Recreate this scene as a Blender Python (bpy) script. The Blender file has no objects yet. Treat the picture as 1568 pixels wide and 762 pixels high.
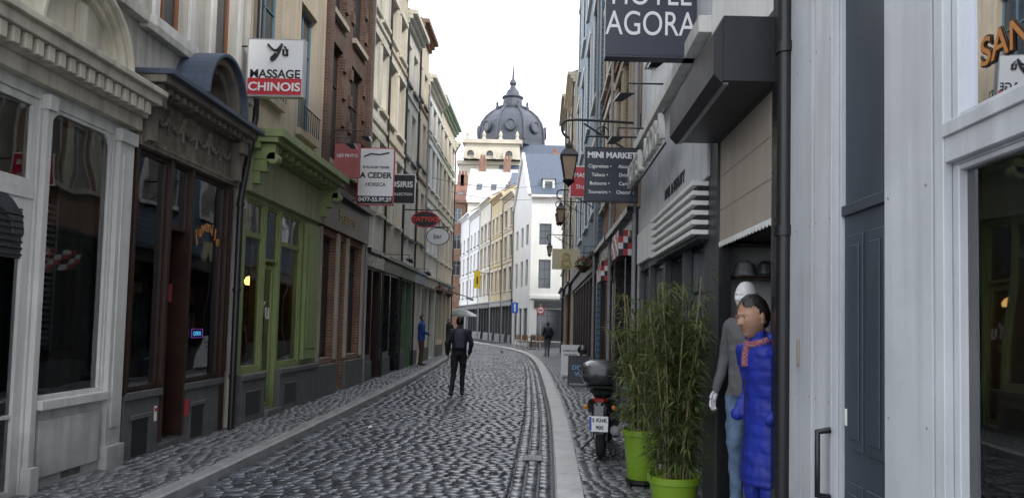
import bpy, bmesh, math, random
import numpy as np
from mathutils import Vector, Matrix, noise as nz
random.seed(7); rng=np.random.default_rng(7)
S=bpy.context.scene
COL=S.collection
# ------------------------------------------------------------------ materials
MATS={}
def M(name,col,rough=.7,var=.15,scale=2.5,bump=0.,bscale=40,metal=0,streak=0.,spec=.5,emit=0,coat=0,attr=None,grime=0):
    if name in MATS: return MATS[name]
    m=bpy.data.materials.new(name); m.use_nodes=True; nt=m.node_tree; N=nt.nodes; L=nt.links
    b=N['Principled BSDF']
    b.inputs['Roughness'].default_value=rough; b.inputs['Metallic'].default_value=metal
    b.inputs['Specular IOR Level'].default_value=spec
    if coat: b.inputs['Coat Weight'].default_value=coat; b.inputs['Coat Roughness'].default_value=.1
    g=N.new('ShaderNodeNewGeometry')
    col4=(*col,1)
    def mul(a,b_):
        mm=N.new('ShaderNodeMath'); mm.operation='MULTIPLY'; L.new(a,mm.inputs[0]); L.new(b_,mm.inputs[1]); return mm.outputs[0]
    if var>0:
        n=N.new('ShaderNodeTexNoise'); n.inputs['Scale'].default_value=scale; n.inputs['Detail'].default_value=7; n.inputs['Roughness'].default_value=.62
        L.new(g.outputs['Position'],n.inputs['Vector'])
        r=N.new('ShaderNodeMapRange'); r.inputs['From Min'].default_value=.3; r.inputs['From Max'].default_value=.7
        r.inputs['To Min'].default_value=1-var; r.inputs['To Max'].default_value=1+var*.6
        L.new(n.outputs['Fac'],r.inputs['Value'])
        last=r.outputs['Result']
        if streak>0:
            mp=N.new('ShaderNodeMapping'); mp.inputs['Scale'].default_value=(5,5,.35); L.new(g.outputs['Position'],mp.inputs['Vector'])
            n2=N.new('ShaderNodeTexNoise'); n2.inputs['Scale'].default_value=1.6; n2.inputs['Detail'].default_value=6
            L.new(mp.outputs[0],n2.inputs['Vector'])
            r2=N.new('ShaderNodeMapRange'); r2.inputs['From Min'].default_value=.42; r2.inputs['From Max'].default_value=.72
            r2.inputs['To Min'].default_value=1; r2.inputs['To Max'].default_value=1-streak
            L.new(n2.outputs['Fac'],r2.inputs['Value']); last=mul(last,r2.outputs['Result'])
        if grime>0:
            sp=N.new('ShaderNodeSeparateXYZ'); L.new(g.outputs['Position'],sp.inputs[0])
            n4=N.new('ShaderNodeTexNoise'); n4.inputs['Scale'].default_value=4; n4.inputs['Detail'].default_value=5; L.new(g.outputs['Position'],n4.inputs['Vector'])
            ma=N.new('ShaderNodeMath'); ma.operation='MULTIPLY_ADD'; L.new(n4.outputs['Fac'],ma.inputs[0]); ma.inputs[1].default_value=-.9; L.new(sp.outputs['Z'],ma.inputs[2])
            r4=N.new('ShaderNodeMapRange'); r4.inputs['From Min'].default_value=-.35; r4.inputs['From Max'].default_value=.35; r4.inputs['To Min'].default_value=1-grime; r4.inputs['To Max'].default_value=1
            L.new(ma.outputs[0],r4.inputs['Value']); last=mul(last,r4.outputs['Result'])
        if attr:
            a=N.new('ShaderNodeAttribute'); a.attribute_name=attr; last=mul(last,a.outputs['Fac'])
        vm=N.new('ShaderNodeVectorMath'); vm.operation='SCALE'; vm.inputs[0].default_value=col; L.new(last,vm.inputs['Scale'])
        L.new(vm.outputs[0],b.inputs['Base Color'])
        rr=N.new('ShaderNodeMapRange'); rr.inputs['To Min'].default_value=max(0,rough-.12); rr.inputs['To Max'].default_value=min(1,rough+.12)
        L.new(n.outputs['Fac'],rr.inputs['Value']); L.new(rr.outputs['Result'],b.inputs['Roughness'])
    else: b.inputs['Base Color'].default_value=col4
    if bump>0:
        n3=N.new('ShaderNodeTexNoise'); n3.inputs['Scale'].default_value=bscale; n3.inputs['Detail'].default_value=4
        L.new(g.outputs['Position'],n3.inputs['Vector'])
        bp=N.new('ShaderNodeBump'); bp.inputs['Strength'].default_value=bump; bp.inputs['Distance'].default_value=.01
        L.new(n3.outputs['Fac'],bp.inputs['Height']); L.new(bp.outputs[0],b.inputs['Normal'])
    if emit:
        b.inputs['Emission Color'].default_value=col4; b.inputs['Emission Strength'].default_value=emit
    MATS[name]=m; return m
def brickmat(name,c1,c2,mortar,bw=.21,bh=.065,ms=.008,rough=.85,bump=.6,streak=.3):
    if name in MATS: return MATS[name]
    m=bpy.data.materials.new(name); m.use_nodes=True; nt=m.node_tree; N=nt.nodes; L=nt.links
    b=N['Principled BSDF']; b.inputs['Roughness'].default_value=rough
    g=N.new('ShaderNodeNewGeometry'); s=N.new('ShaderNodeSeparateXYZ'); L.new(g.outputs['Position'],s.inputs[0])
    ad=N.new('ShaderNodeMath'); L.new(s.outputs['X'],ad.inputs[0]); L.new(s.outputs['Y'],ad.inputs[1])
    c=N.new('ShaderNodeCombineXYZ'); L.new(ad.outputs[0],c.inputs['X']); L.new(s.outputs['Z'],c.inputs['Y'])
    t=N.new('ShaderNodeTexBrick'); t.inputs['Scale'].default_value=1; t.inputs['Brick Width'].default_value=bw; t.inputs['Row Height'].default_value=bh
    t.inputs['Mortar Size'].default_value=ms; t.inputs['Color1'].default_value=(*c1,1); t.inputs['Color2'].default_value=(*c2,1); t.inputs['Mortar'].default_value=(*mortar,1)
    L.new(c.outputs[0],t.inputs['Vector'])
    n=N.new('ShaderNodeTexNoise'); n.inputs['Scale'].default_value=1.5; n.inputs['Detail'].default_value=8; L.new(g.outputs['Position'],n.inputs['Vector'])
    r=N.new('ShaderNodeMapRange'); r.inputs['From Min'].default_value=.3; r.inputs['From Max'].default_value=.7; r.inputs['To Min'].default_value=1-streak; r.inputs['To Max'].default_value=1.15
    L.new(n.outputs['Fac'],r.inputs['Value'])
    vm=N.new('ShaderNodeVectorMath'); vm.operation='SCALE'; L.new(t.outputs['Color'],vm.inputs[0]); L.new(r.outputs['Result'],vm.inputs['Scale']); L.new(vm.outputs[0],b.inputs['Base Color'])
    bp=N.new('ShaderNodeBump'); bp.invert=True; bp.inputs['Strength'].default_value=bump; bp.inputs['Distance'].default_value=.01
    L.new(t.outputs['Fac'],bp.inputs['Height']); L.new(bp.outputs[0],b.inputs['Normal'])
    MATS[name]=m; return m
def glassmat(name,tint,ior=1.5):
    m=bpy.data.materials.new(name); m.use_nodes=True; nt=m.node_tree; N=nt.nodes; L=nt.links
    N.remove(N['Principled BSDF']); o=N['Material Output']
    t=N.new('ShaderNodeBsdfTransparent'); t.inputs[0].default_value=(*tint,1)
    g=N.new('ShaderNodeBsdfGlossy'); g.inputs['Roughness'].default_value=.015; g.inputs[0].default_value=(.95,.97,1,1)
    ge=N.new('ShaderNodeNewGeometry'); n=N.new('ShaderNodeTexNoise'); n.inputs['Scale'].default_value=1.3; n.inputs['Detail'].default_value=1; L.new(ge.outputs['Position'],n.inputs['Vector'])
    bp=N.new('ShaderNodeBump'); bp.inputs['Strength'].default_value=.12; bp.inputs['Distance'].default_value=.05; L.new(n.outputs['Fac'],bp.inputs['Height']); L.new(bp.outputs[0],g.inputs['Normal'])
    f=N.new('ShaderNodeFresnel'); f.inputs[0].default_value=ior
    mx=N.new('ShaderNodeMixShader'); L.new(f.outputs[0],mx.inputs[0]); L.new(t.outputs[0],mx.inputs[1]); L.new(g.outputs[0],mx.inputs[2]); L.new(mx.outputs[0],o.inputs[0])
    MATS[name]=m; return m
shopglass=glassmat('shop_glass',(.86,.88,.87),2.3)
winglass=M('window_glass',(.035,.045,.055),.06,.5,1.2,spec=.9,bump=.03,bscale=1.5)
wincurt=M('curtained_glass',(.28,.27,.25),.12,.35,5,spec=.9)
white=M('white_paint',(.64,.63,.60),.5,.12,1.7,.12,60,streak=.25,grime=.45)
whiteR=M('white_grey_paint',(.56,.58,.61),.45,.12,1.5,.1,50,streak=.25,grime=.4)
cream=M('cream_paint',(.58,.54,.44),.55,.14,2,.15,40,streak=.35)
offw=M('weathered_stucco',(.50,.48,.43),.85,.25,1.2,.3,30,streak=.4)
beige=M('beige_stucco',(.46,.39,.30),.85,.16,1.2,.3,30,streak=.25)
cream2=M('cream_stucco',(.68,.60,.46),.85,.12,1,.2,25,streak=.2)
cream3=M('pale_stucco',(.72,.68,.59),.85,.12,1,.2,25,streak=.2)
yellowst=M('yellow_stucco',(.64,.53,.32),.85,.12,1,.2,25,streak=.15)
whitest=M('white_stucco',(.80,.80,.78),.8,.07,1,.15,25,streak=.12)
greyst=M('grey_bluestone',(.13,.13,.13),.6,.3,4,.35,30,streak=.3)
stone=M('sandstone',(.42,.37,.29),.85,.2,2,.4,18,streak=.3)
darkwood=M('dark_brown_wood',(.035,.017,.012),.35,.35,6,.15,30)
redwood=M('dark_red_door_paint',(.09,.012,.012),.35,.2,5)
green=M('sage_green_paint',(.25,.31,.125),.5,.13,2.5,.12,50,streak=.25,grime=.4)
greenl=M('pale_green_fascia',(.42,.44,.27),.6,.12,2.5,.1,50,streak=.3)
greend=M('green_shopfront_paint',(.10,.17,.09),.5,.15,3)
black=M('black_metal',(.012,.012,.014),.4,.3,8,.05,60)
blackg=M('black_gloss_paint',(.015,.015,.017),.28,.2,6)
boxm=M('awning_cassette_paint',(.022,.022,.026),.5,.3,5,.05,60,streak=.3)
charc=M('charcoal_paint',(.055,.06,.068),.45,.15,3,.12,40,streak=.2)
bluegrey=M('blue_grey_door_paint',(.045,.058,.078),.5,.15,4,.1,50,streak=.15)
slate=M('blue_slate',(.07,.09,.13),.5,.3,6,.4,14)
lead=M('dark_lead_dome',(.055,.062,.08),.5,.3,.6)
rooft=M('red_brown_tiles',(.22,.10,.07),.8,.25,3,.5,12)
roofg=M('grey_tile_roof',(.42,.42,.43),.8,.2,2,.4,8)
bluecl=brickmat('blue_slate_cladding',(.11,.20,.28),(.09,.17,.24),(.03,.05,.075),.9,.14,.014,.6,.8,.15)
brickd=brickmat('dark_brown_brick',(.13,.06,.038),(.085,.042,.03),(.14,.12,.10))
bricko=brickmat('orange_brick',(.28,.125,.07),(.21,.09,.055),(.30,.27,.22))
bricky=brickmat('ochre_brick',(.33,.21,.11),(.26,.15,.08),(.32,.28,.22))
orangew=M('orange_wood_frame',(.20,.08,.035),.5,.2,5)
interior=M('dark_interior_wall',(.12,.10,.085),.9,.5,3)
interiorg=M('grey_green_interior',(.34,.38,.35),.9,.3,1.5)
beigep=M('beige_roller_panel',(.42,.37,.31),.6,.07,2,streak=.15)
clutter=[M('display_%s'%n,c,.6,.5,12) for n,c in dict(ochre=(.35,.2,.08),red=(.3,.05,.04),grey=(.2,.2,.2),teal=(.05,.15,.15),pale=(.5,.47,.4)).items()]
# ------------------------------------------------------------------ builders
def empty(name,loc=(0,0,0),rot=0):
    e=bpy.data.objects.new(name,None); e.location=loc; e.rotation_euler=(0,0,rot); COL.objects.link(e); e.empty_display_size=.2; return e
def link(ob,par):
    COL.objects.link(ob)
    if par is not None: ob.parent=par
    return ob
class MB:
    def __init__(s,name,loc=(0,0,0),rot=0,root=None):
        s.root=root or empty(name,loc,rot); s.d={}
    def add(s,mat,vs,fs):
        V,Fc=s.d.setdefault(mat.name,([],[])); o=len(V); V.extend([tuple(v) for v in vs]); Fc.extend([tuple(i+o for i in f) for f in fs])
    def quad(s,mat,*p): s.add(mat,p,[tuple(range(len(p)))])
    def box(s,mat,x0,x1,y0,y1,z0,z1):
        vs=[(x,y,z) for z in (z0,z1) for y in (y0,y1) for x in (x0,x1)]
        s.add(mat,vs,[(0,2,3,1),(4,5,7,6),(0,1,5,4),(2,6,7,3),(0,4,6,2),(1,3,7,5)])
    def fq(s,F,mat,pts): s.add(mat,[F(*p) for p in pts],[tuple(range(len(pts)))])
    def fb(s,F,mat,u0,u1,w0,w1,v0,v1):
        vs=[F(u,w,v) for v in (v0,v1) for w in (w0,w1) for u in (u0,u1)]
        s.add(mat,vs,[(0,2,3,1),(4,5,7,6),(0,1,5,4),(2,6,7,3),(0,4,6,2),(1,3,7,5)])
    def prism(s,F,mat,pts,w0,w1):
        n=len(pts); vs=[F(u,w0,v) for u,v in pts]+[F(u,w1,v) for u,v in pts]
        s.add(mat,vs,[tuple(range(n)),tuple(range(n,2*n))]+[(i,(i+1)%n,n+(i+1)%n,n+i) for i in range(n)])
    def ring(s,F,mat,uc,vc,r0,r1,w0,w1,a0=0,a1=180,n=22,sv=1):
        P=[]
        for i in range(n+1):
            a=math.radians(a0+(a1-a0)*i/n); c,d=math.cos(a),math.sin(a)*sv
            P+= [F(uc+r0*c,w0,vc+r0*d),F(uc+r1*c,w0,vc+r1*d),F(uc+r1*c,w1,vc+r1*d),F(uc+r0*c,w1,vc+r0*d)]
        fs=[]
        for i in range(n):
            for k in range(4): fs.append((4*i+k,4*i+(k+1)%4,4*i+4+(k+1)%4,4*i+4+k))
        fs+=[(0,1,2,3),(4*n,4*n+3,4*n+2,4*n+1)]
        s.add(mat,P,fs)
    def lathe(s,mat,prof,c=(0,0,0),n=24,axis='z',a_off=0):
        P=[];fs=[]
        for r,z in prof:
            for i in range(n):
                a=2*math.pi*i/n+a_off
                v=(r*math.cos(a),r*math.sin(a),z)
                if axis=='y': v=(v[0],v[2],v[1])
                if axis=='x': v=(v[2],v[0],v[1])
                P.append((c[0]+v[0],c[1]+v[1],c[2]+v[2]))
        for j in range(len(prof)-1):
            for i in range(n): fs.append((j*n+i,j*n+(i+1)%n,(j+1)*n+(i+1)%n,(j+1)*n+i))
        fs.append(tuple(range(n))); fs.append(tuple(range((len(prof)-1)*n,len(prof)*n)))
        s.add(mat,P,fs)
    def flush(s,bevel=0,smooth=()):
        for k,(V,Fc) in s.d.items():
            me=bpy.data.meshes.new(k); me.from_pydata(V,[],Fc)
            bm=bmesh.new(); bm.from_mesh(me); bmesh.ops.recalc_face_normals(bm,faces=bm.faces); bm.to_mesh(me); bm.free()
            me.materials.append(MATS[k]); ob=link(bpy.data.objects.new(k+'_part',me),s.root)
            if smooth is True or k in smooth:
                me.shade_smooth(); me.set_sharp_from_angle(angle=math.radians(40))
            if bevel:
                b=ob.modifiers.new('b','BEVEL'); b.width=bevel; b.segments=1; b.limit_method='ANGLE'; b.angle_limit=math.radians(50)
        s.d={}
        return s.root
def Fr(ox,oy,dx,dy,nx,ny):
    return lambda u,w,v:(ox+dx*u+nx*w,oy+dy*u+ny*w,v)
def FL(x): return Fr(x,0,0,1,1,0)
def FRt(x): return Fr(x,0,0,1,-1,0)
def tube(par,pts,r,mat,name='tube',cyc=False,smooth=False):
    c=bpy.data.curves.new(name,'CURVE'); c.dimensions='3D'; c.bevel_depth=r; c.bevel_resolution=3
    sp=c.splines.new('NURBS' if smooth else 'POLY'); sp.points.add(len(pts)-1)
    for i,p in enumerate(pts): sp.points[i].co=(*p,1)
    if smooth: sp.use_endpoint_u=True; sp.order_u=3
    sp.use_cyclic_u=cyc; c.use_fill_caps=True; c.materials.append(mat)
    return link(bpy.data.objects.new(name,c),par)
def text(par,body,size,loc,rz,mat,off=0.0,ext=.004,sx=1,name='lettering',tilt=0):
    c=bpy.data.curves.new(name,'FONT'); c.body=body; c.size=size; c.align_x='CENTER'; c.align_y='CENTER'; c.extrude=ext; c.offset=off
    c.materials.append(mat); o=bpy.data.objects.new(name,c); o.location=loc; o.rotation_euler=(math.pi/2,tilt,math.radians(rz)); o.scale=(sx,1,1)
    return link(o,par)
def facade(mb,F,u0,u1,v0,v1,ops,mat,rev=None,depth=.2):
    us=sorted({u0,u1,*[a for o in ops for a in o[:2]]}); vs=sorted({v0,v1,*[a for o in ops for a in o[2:4]]})
    for i in range(len(us)-1):
        for j in range(len(vs)-1):
            uc=(us[i]+us[i+1])/2; vc=(vs[j]+vs[j+1])/2
            if any(o[0]<uc<o[1] and o[2]<vc<o[3] for o in ops): continue
            mb.fq(F,mat,[(us[i],0,vs[j]),(us[i+1],0,vs[j]),(us[i+1],0,vs[j+1]),(us[i],0,vs[j+1])])
    rm=rev or mat
    for a,b,c,d in [o[:4] for o in ops]:
        mb.fq(F,rm,[(a,0,c),(a,-depth,c),(a,-depth,d),(a,0,d)]); mb.fq(F,rm,[(b,0,c),(b,-depth,c),(b,-depth,d),(b,0,d)])
        mb.fq(F,rm,[(a,0,c),(a,-depth,c),(b,-depth,c),(b,0,c)]); mb.fq(F,rm,[(a,0,d),(a,-depth,d),(b,-depth,d),(b,0,d)])
def window(mb,F,a,b,c,d,fm,gm,depth=.14,nx=2,hs=(.68,),fw=.05,mw=.03):
    w0=-depth-.03;w1=-depth+.03
    mb.fq(F,gm,[(a,-depth,c),(b,-depth,c),(b,-depth,d),(a,-depth,d)])
    e=.001
    mb.fb(F,fm,a+e,a+fw,w0,w1,c+e,d-e); mb.fb(F,fm,b-fw,b-e,w0,w1,c+e,d-e)
    mb.fb(F,fm,a+fw,b-fw,w0,w1-.002,c+e,c+fw); mb.fb(F,fm,a+fw,b-fw,w0,w1-.002,d-fw,d-e)
    for i in range(1,nx):
        u=a+(b-a)*i/nx; mb.fb(F,fm,u-mw/2,u+mw/2,w0+.004,w1-.004,c+fw,d-fw)
    for h in hs:
        v=c+(d-c)*h; mb.fb(F,fm,a+fw,b-fw,w0+.006,w1-.007,v-mw/2,v+mw/2)
def room(mb,F,u0,u1,v0,v1,dep,mat,w=-.22,floor=None):
    mb.fq(F,mat,[(u0,-dep,v0),(u1,-dep,v0),(u1,-dep,v1),(u0,-dep,v1)])
    for u in (u0,u1): mb.fq(F,mat,[(u,w,v0),(u,-dep,v0),(u,-dep,v1),(u,w,v1)])
    mb.fq(F,floor or mat,[(u0,w,v0),(u1,w,v0),(u1,-dep,v0),(u0,-dep,v0)]); mb.fq(F,mat,[(u0,w,v1),(u1,w,v1),(u1,-dep,v1),(u0,-dep,v1)])
def shell(mb,F,u0,u1,H,mat,roof,dep=9,rise=2.6,chim=True):
    e=.012
    for u in (u0+e,u1-e): mb.fq(F,mat,[(u,-.003,0),(u,-dep,0),(u,-dep,H),(u,-dep/2,H+rise),(u,-.003,H)])
    mb.fq(F,mat,[(u0,-dep,0),(u1,-dep,0),(u1,-dep,H),(u0,-dep,H)])
    mb.fq(F,roof,[(u0,.12,H+.01),(u1,.12,H+.01),(u1,-dep/2,H+rise+.05),(u0,-dep/2,H+rise+.05)])
    mb.fq(F,roof,[(u0,-dep-.1,H+.01),(u1,-dep-.1,H+.01),(u1,-dep/2,H+rise+.05),(u0,-dep/2,H+rise+.05)])
    if chim:
        c=u0+.5; mb.fb(F,bricko,c,c+.9,-dep/2-.3,-dep/2+.3,H+rise-.8,H+rise+1.1)
        for k in (.2,.6): mb.fb(F,rooft,c+k,c+k+.18,-dep/2-.1,-dep/2+.1,H+rise+1.1,H+rise+1.5)
def cornice(mb,F,u0,u1,v,mat,s=1.):
    mb.fb(F,mat,u0,u1,0.001,.10*s,v-.42*s,v-.28*s); mb.fb(F,mat,u0-.01,u1+.01,.001,.2*s,v-.28*s,v-.14*s); mb.fb(F,mat,u0-.02,u1+.02,.001,.34*s,v-.14*s,v)
def clutterbox(mb,F,u0,u1,v0,v1,w,n):
    for i in range(n):
        u=random.uniform(u0,u1-.1); h=random.uniform(.08,.35); b=random.uniform(.05,.22); z=random.choice([v0,v0+(v1-v0)*.33,v0+(v1-v0)*.62]); ww=w-random.uniform(0,.5)
        mb.fb(F,random.choice(clutter),u,u+b,ww-.08,ww,z,z+h)
def townhouse(name,F,u0,u1,H,wall,floors,nw,frame,shopm,fascia,roof=slate,corn=None,winw=.95,surround=None,glassp=.35,rise=2.6,gtop=3.4,base=greyst,bands=True):
    mb=MB(name); Lg=u1-u0; ops=[]
    for (a,b) in floors:
        for i in range(nw):
            uc=u0+Lg*(i+.5)/nw; ops.append((uc-winw/2,uc+winw/2,a,b))
    n=max(2,int(Lg/1.3)); shops=[]
    for i in range(n):
        a=u0+.18+(Lg-.36)*i/n; b=u0+.18+(Lg-.36)*(i+1)/n
        door=(i==n//2); shops.append((a+.05,b-.05,.12 if door else .75,gtop-.45,door))
    facade(mb,F,u0,u1,gtop,H,ops,wall)
    facade(mb,F,u0,u1,0,gtop,[s[:4] for s in shops],shopm,depth=.3)
    for o in ops:
        window(mb,F,*o,frame,wincurt if random.random()<glassp else winglass,hs=(.7,) if o[3]-o[2]>1.3 else (.5,))
        mb.fb(F,surround or greyst,o[0]-.08,o[1]+.08,.001,.09,o[2]-.09,o[2]-.002)
        if surround:
            mb.fb(F,surround,o[0]-.12,o[0]-.001,.001,.035,o[2],o[3]); mb.fb(F,surround,o[1]+.001,o[1]+.12,.001,.035,o[2],o[3]); mb.fb(F,surround,o[0]-.15,o[1]+.15,.001,.06,o[3]+.001,o[3]+.16)
    for s in shops:
        window(mb,F,*s[:4],shopm if shopm is not wall else black,winglass,depth=.24,nx=1 if s[4] else 2,hs=(.78,),fw=.07)
        if not s[4]: mb.fb(F,base,s[0]-.06,s[1]+.06,.002,.05,0,.6)
    mb.fb(F,fascia,u0+.05,u1-.05,.001,.09,gtop-.4,gtop-.06); mb.fb(F,fascia,u0+.02,u1-.02,.001,.2,gtop-.06,gtop+.04)
    cornice(mb,F,u0,u1,H,corn or wall)
    if bands:
        for a,b in floors[:-1]: mb.fb(F,corn or wall,u0,u1,.001,.05,b+.38,b+.48)
    tube(mb.root,[F(u0+.05,.08,.1),F(u0+.05,.08,H-.4)],.035,black if random.random()<.5 else silverz,'rain_pipe')
    shell(mb,F,u0,u1,H,wall,roof,rise=rise)
    mb.flush(); return mb.root
silverz=M('zinc',(.30,.30,.31),.5,.2,4)
# ------------------------------------------------------------------ street curves
def curve(pts): 
    X=[p[0] for p in pts];Y=[p[1] for p in pts]
    return lambda y: np.interp(y,X,Y)
_kL=curve([(-4,-3.2),(7,-3.22),(12,-3.3),(17,-3.42),(24,-3.62),(32,-3.98),(38,-4.5),(45,-5.7),(55,-8.2),(95,-18.5)])
_kR=curve([(-4,.1),(4,.12),(8,.17),(13,.20),(18,.12),(24,0.),(30,-.2),(36,-.55),(41,-1.1),(46,-2.0),(55,-4.3),(95,-14.5)])
def sm(f): return lambda y:(f(y-1.6)+f(y-.8)+f(y)+f(y+.8)+f(y+1.6))/5
kL=sm(_kL);kR=sm(_kR)
KW=.27; KH=.10
mortar=M('wet_mortar_joint',(.026,.025,.024),.45,.3,5,.3,60)
mb=MB('ground')
mb.quad(mortar,(-500,-60,-.045),(500,-60,-.045),(500,900,-.045),(-500,900,-.045)); mb.flush()
def sheet(name,fa,fb,z,mat,y0=-3,y1=95):
    mb=MB(name); ys=np.linspace(y0,y1,120); V=[];Fc=[]
    for y in ys: V+=[(fa(y),y,z),(fb(y),y,z)]
    for i in range(len(ys)-1): Fc.append((2*i,2*i+1,2*i+3,2*i+2))
    mb.add(mat,V,Fc); mb.flush(); return mb.root
def cobmat(name,col,rough,lo,hi):
    m=M(name,col,rough,.3,9,.25,55,attr='tone',spec=.85)
    nt=m.node_tree; N=nt.nodes; L=nt.links; b=N['Principled BSDF']
    g=N.new('ShaderNodeNewGeometry'); n=N.new('ShaderNodeTexNoise'); n.inputs['Scale'].default_value=.7; n.inputs['Detail'].default_value=5; L.new(g.outputs['Position'],n.inputs['Vector'])
    a=N.new('ShaderNodeAttribute'); a.attribute_name='tone'
    ad=N.new('ShaderNodeMath'); ad.operation='MULTIPLY_ADD'; L.new(a.outputs['Fac'],ad.inputs[0]); ad.inputs[1].default_value=.14; L.new(n.outputs['Fac'],ad.inputs[2])
    r=N.new('ShaderNodeMapRange'); r.inputs['From Min'].default_value=.48; r.inputs['From Max'].default_value=.80; r.inputs['To Min'].default_value=lo; r.inputs['To Max'].default_value=hi
    L.new(ad.outputs[0],r.inputs['Value']); L.new(r.outputs['Result'],b.inputs['Roughness'])
    return m
cob=cobmat('wet_cobblestone',(.085,.092,.105),.25,.12,.36)
cobs=cobmat('pavement_setts',(.115,.117,.125),.4,.2,.48)
def stones(root,name,cells,mat,top,hgt=.05,jit=.004,tl=.030,ts=.74):
    c=np.array(cells); n=len(c)
    base=np.array([(-1,-1),(1,-1),(1,1),(-1,1)],float)
    V=np.zeros((n,13,3))
    ca,sa=np.cos(c[:,4]),np.sin(c[:,4])
    tx=rng.normal(0,tl,n);ty=rng.normal(0,tl,n);dz=rng.normal(0,jit,n)
    for k,(sc,z) in enumerate([(1.0,-hgt),(.95,-.010),(ts,.0)]):
        for q in range(4):
            jx=rng.uniform(.88,1.04,n); jy=rng.uniform(.88,1.04,n)
            lx=base[q,0]*c[:,2]*sc*(jx if k else 1); ly=base[q,1]*c[:,3]*sc*(jy if k else 1)
            V[:,k*4+q,0]=c[:,0]+lx*ca-ly*sa; V[:,k*4+q,1]=c[:,1]+lx*sa+ly*ca
            V[:,k*4+q,2]=top+z+(dz+tx*lx+ty*ly if k else 0)
    V[:,12,0]=c[:,0];V[:,12,1]=c[:,1];V[:,12,2]=top+.002+dz
    f=[]
    for k in range(2):
        for q in range(4): f.append((k*4+q,k*4+(q+1)%4,(k+1)*4+(q+1)%4,(k+1)*4+q))
    fq=np.array(f); ft=np.array([(8,9,12),(9,10,12),(10,11,12),(11,8,12)])
    off=(np.arange(n)*13)[:,None,None]
    Q=(fq[None]+off).reshape(-1,4); T=(ft[None]+off).reshape(-1,3)
    me=bpy.data.meshes.new(name); me.from_pydata(V.reshape(-1,3).tolist(),[],Q.tolist()+T.tolist())
    at=me.attributes.new('tone','FLOAT','POINT'); at.data.foreach_set('value',np.repeat(rng.uniform(.5,1.5,n),13).astype(np.float32))
    me.shade_smooth(); me.materials.append(mat); link(bpy.data.objects.new(name,me),root)
road=sheet('cobblestone_road',lambda y:kL(y),lambda y:kR(y),-.022,mortar); 
cells=[]; y=1.5
GUT=.42
while y<62:
    d=rng.uniform(.105,.135); a=kL(y)+.02; b=kR(y)-.02-GUT; x=a
    x+=rng.uniform(-.08,0)
    while x<b:
        w=min(rng.uniform(.13,.21),b-x)
        if w>.05:
            xc=x+w/2; t=(xc-a)/(b-a); cells.append((xc,y+d/2+.22*math.sin(t*math.pi)+rng.normal(0,.004),w/2-.004,d/2-.004,(.2*math.cos(t*math.pi) if 0<t<1 else 0)+rng.normal(0,.02)))
        x+=w
    y+=d
for k in range(3):
    y=1.5
    while y<62:
        l=rng.uniform(.16,.24); xc=kR(y+l/2)-.02-GUT+.07+k*.14; an=math.atan2(kR(y+l)-kR(y),l)
        cells.append((xc,y+l/2,.063,l/2-.006,-an)); y+=l
stones(road,'road_setts',cells,cob,.0)
pL=sheet('pavement',lambda y:np.minimum(kL(y)-KW*.6,-3)-3.6,lambda y:kL(y)-.1,KH-.022,mortar)
pR=sheet('pavement',lambda y:kR(y)+.1,lambda y:kR(y)+6.5,KH-.022,mortar)
def pav(root,fa,fb,yend,dmin,dmax,wmin,wmax):
    c=[];y=1.5
    while y<yend:
        d=rng.uniform(dmin,dmax); a=fa(y);b=fb(y);x=a+rng.uniform(-.05,0)
        while x<b:
            w=min(rng.uniform(wmin,wmax),b-x+.02); 
            if w>.04: c.append((x+w/2,y+d/2,w/2-.004,d/2-.004,rng.normal(0,.03)))
            x+=w
        y+=d
    stones(root,'pavement_stones',c,cobs,KH,jit=.002,tl=.02)
pav(pL,lambda y:min(-4.42,kL(y)-1.2),lambda y:kL(y)-.2,56,.10,.12,.10,.15)
pav(pR,lambda y:kR(y)+KW,lambda y:max(1.6,kR(y)+2.),56,.10,.12,.10,.15)
kerbm=M('kerb_stone',(.48,.475,.46),.4,.3,5,.3,45); kerbl=M('granite_kerb',(.30,.30,.295),.4,.35,6,.3,45)
def kerb(name,f,w,mat,sgn,h):
    mb=MB(name); y=0
    while y<60:
        l=rng.uniform(.9,1.1); y2=y+l-.012
        P=[]; jz=rng.normal(0,.002)
        for yy in (y,y2):
            a=f(yy); b=a+sgn*w
            P+=[(a+sgn*.012,yy,-.04),(a+sgn*.012,yy,h-.015+jz),(a+sgn*.03,yy,h+.004+jz),(b,yy,h+.006+jz),(b,yy,-.04)]
        Fc=[(i,i+1,i+6,i+5) for i in range(4)]+[(0,1,2,3,4),(5,6,7,8,9)]
        mb.add(mat,P,Fc); y+=l
    mb.flush(.004)
kerb('kerb',kR,KW,kerbm,1,KH); kerb('kerb',kL,.16,kerbl,-1,KH)
# drain grate + manhole
mb=MB('drain_grate'); mb.box(black,-.18,.06,9.0,9.35,-.01,.006)
for k in range(7): mb.box(silverz,-.165,.045,9.02+k*.046,9.045+k*.046,.006,.012)
mb.flush()

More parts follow.
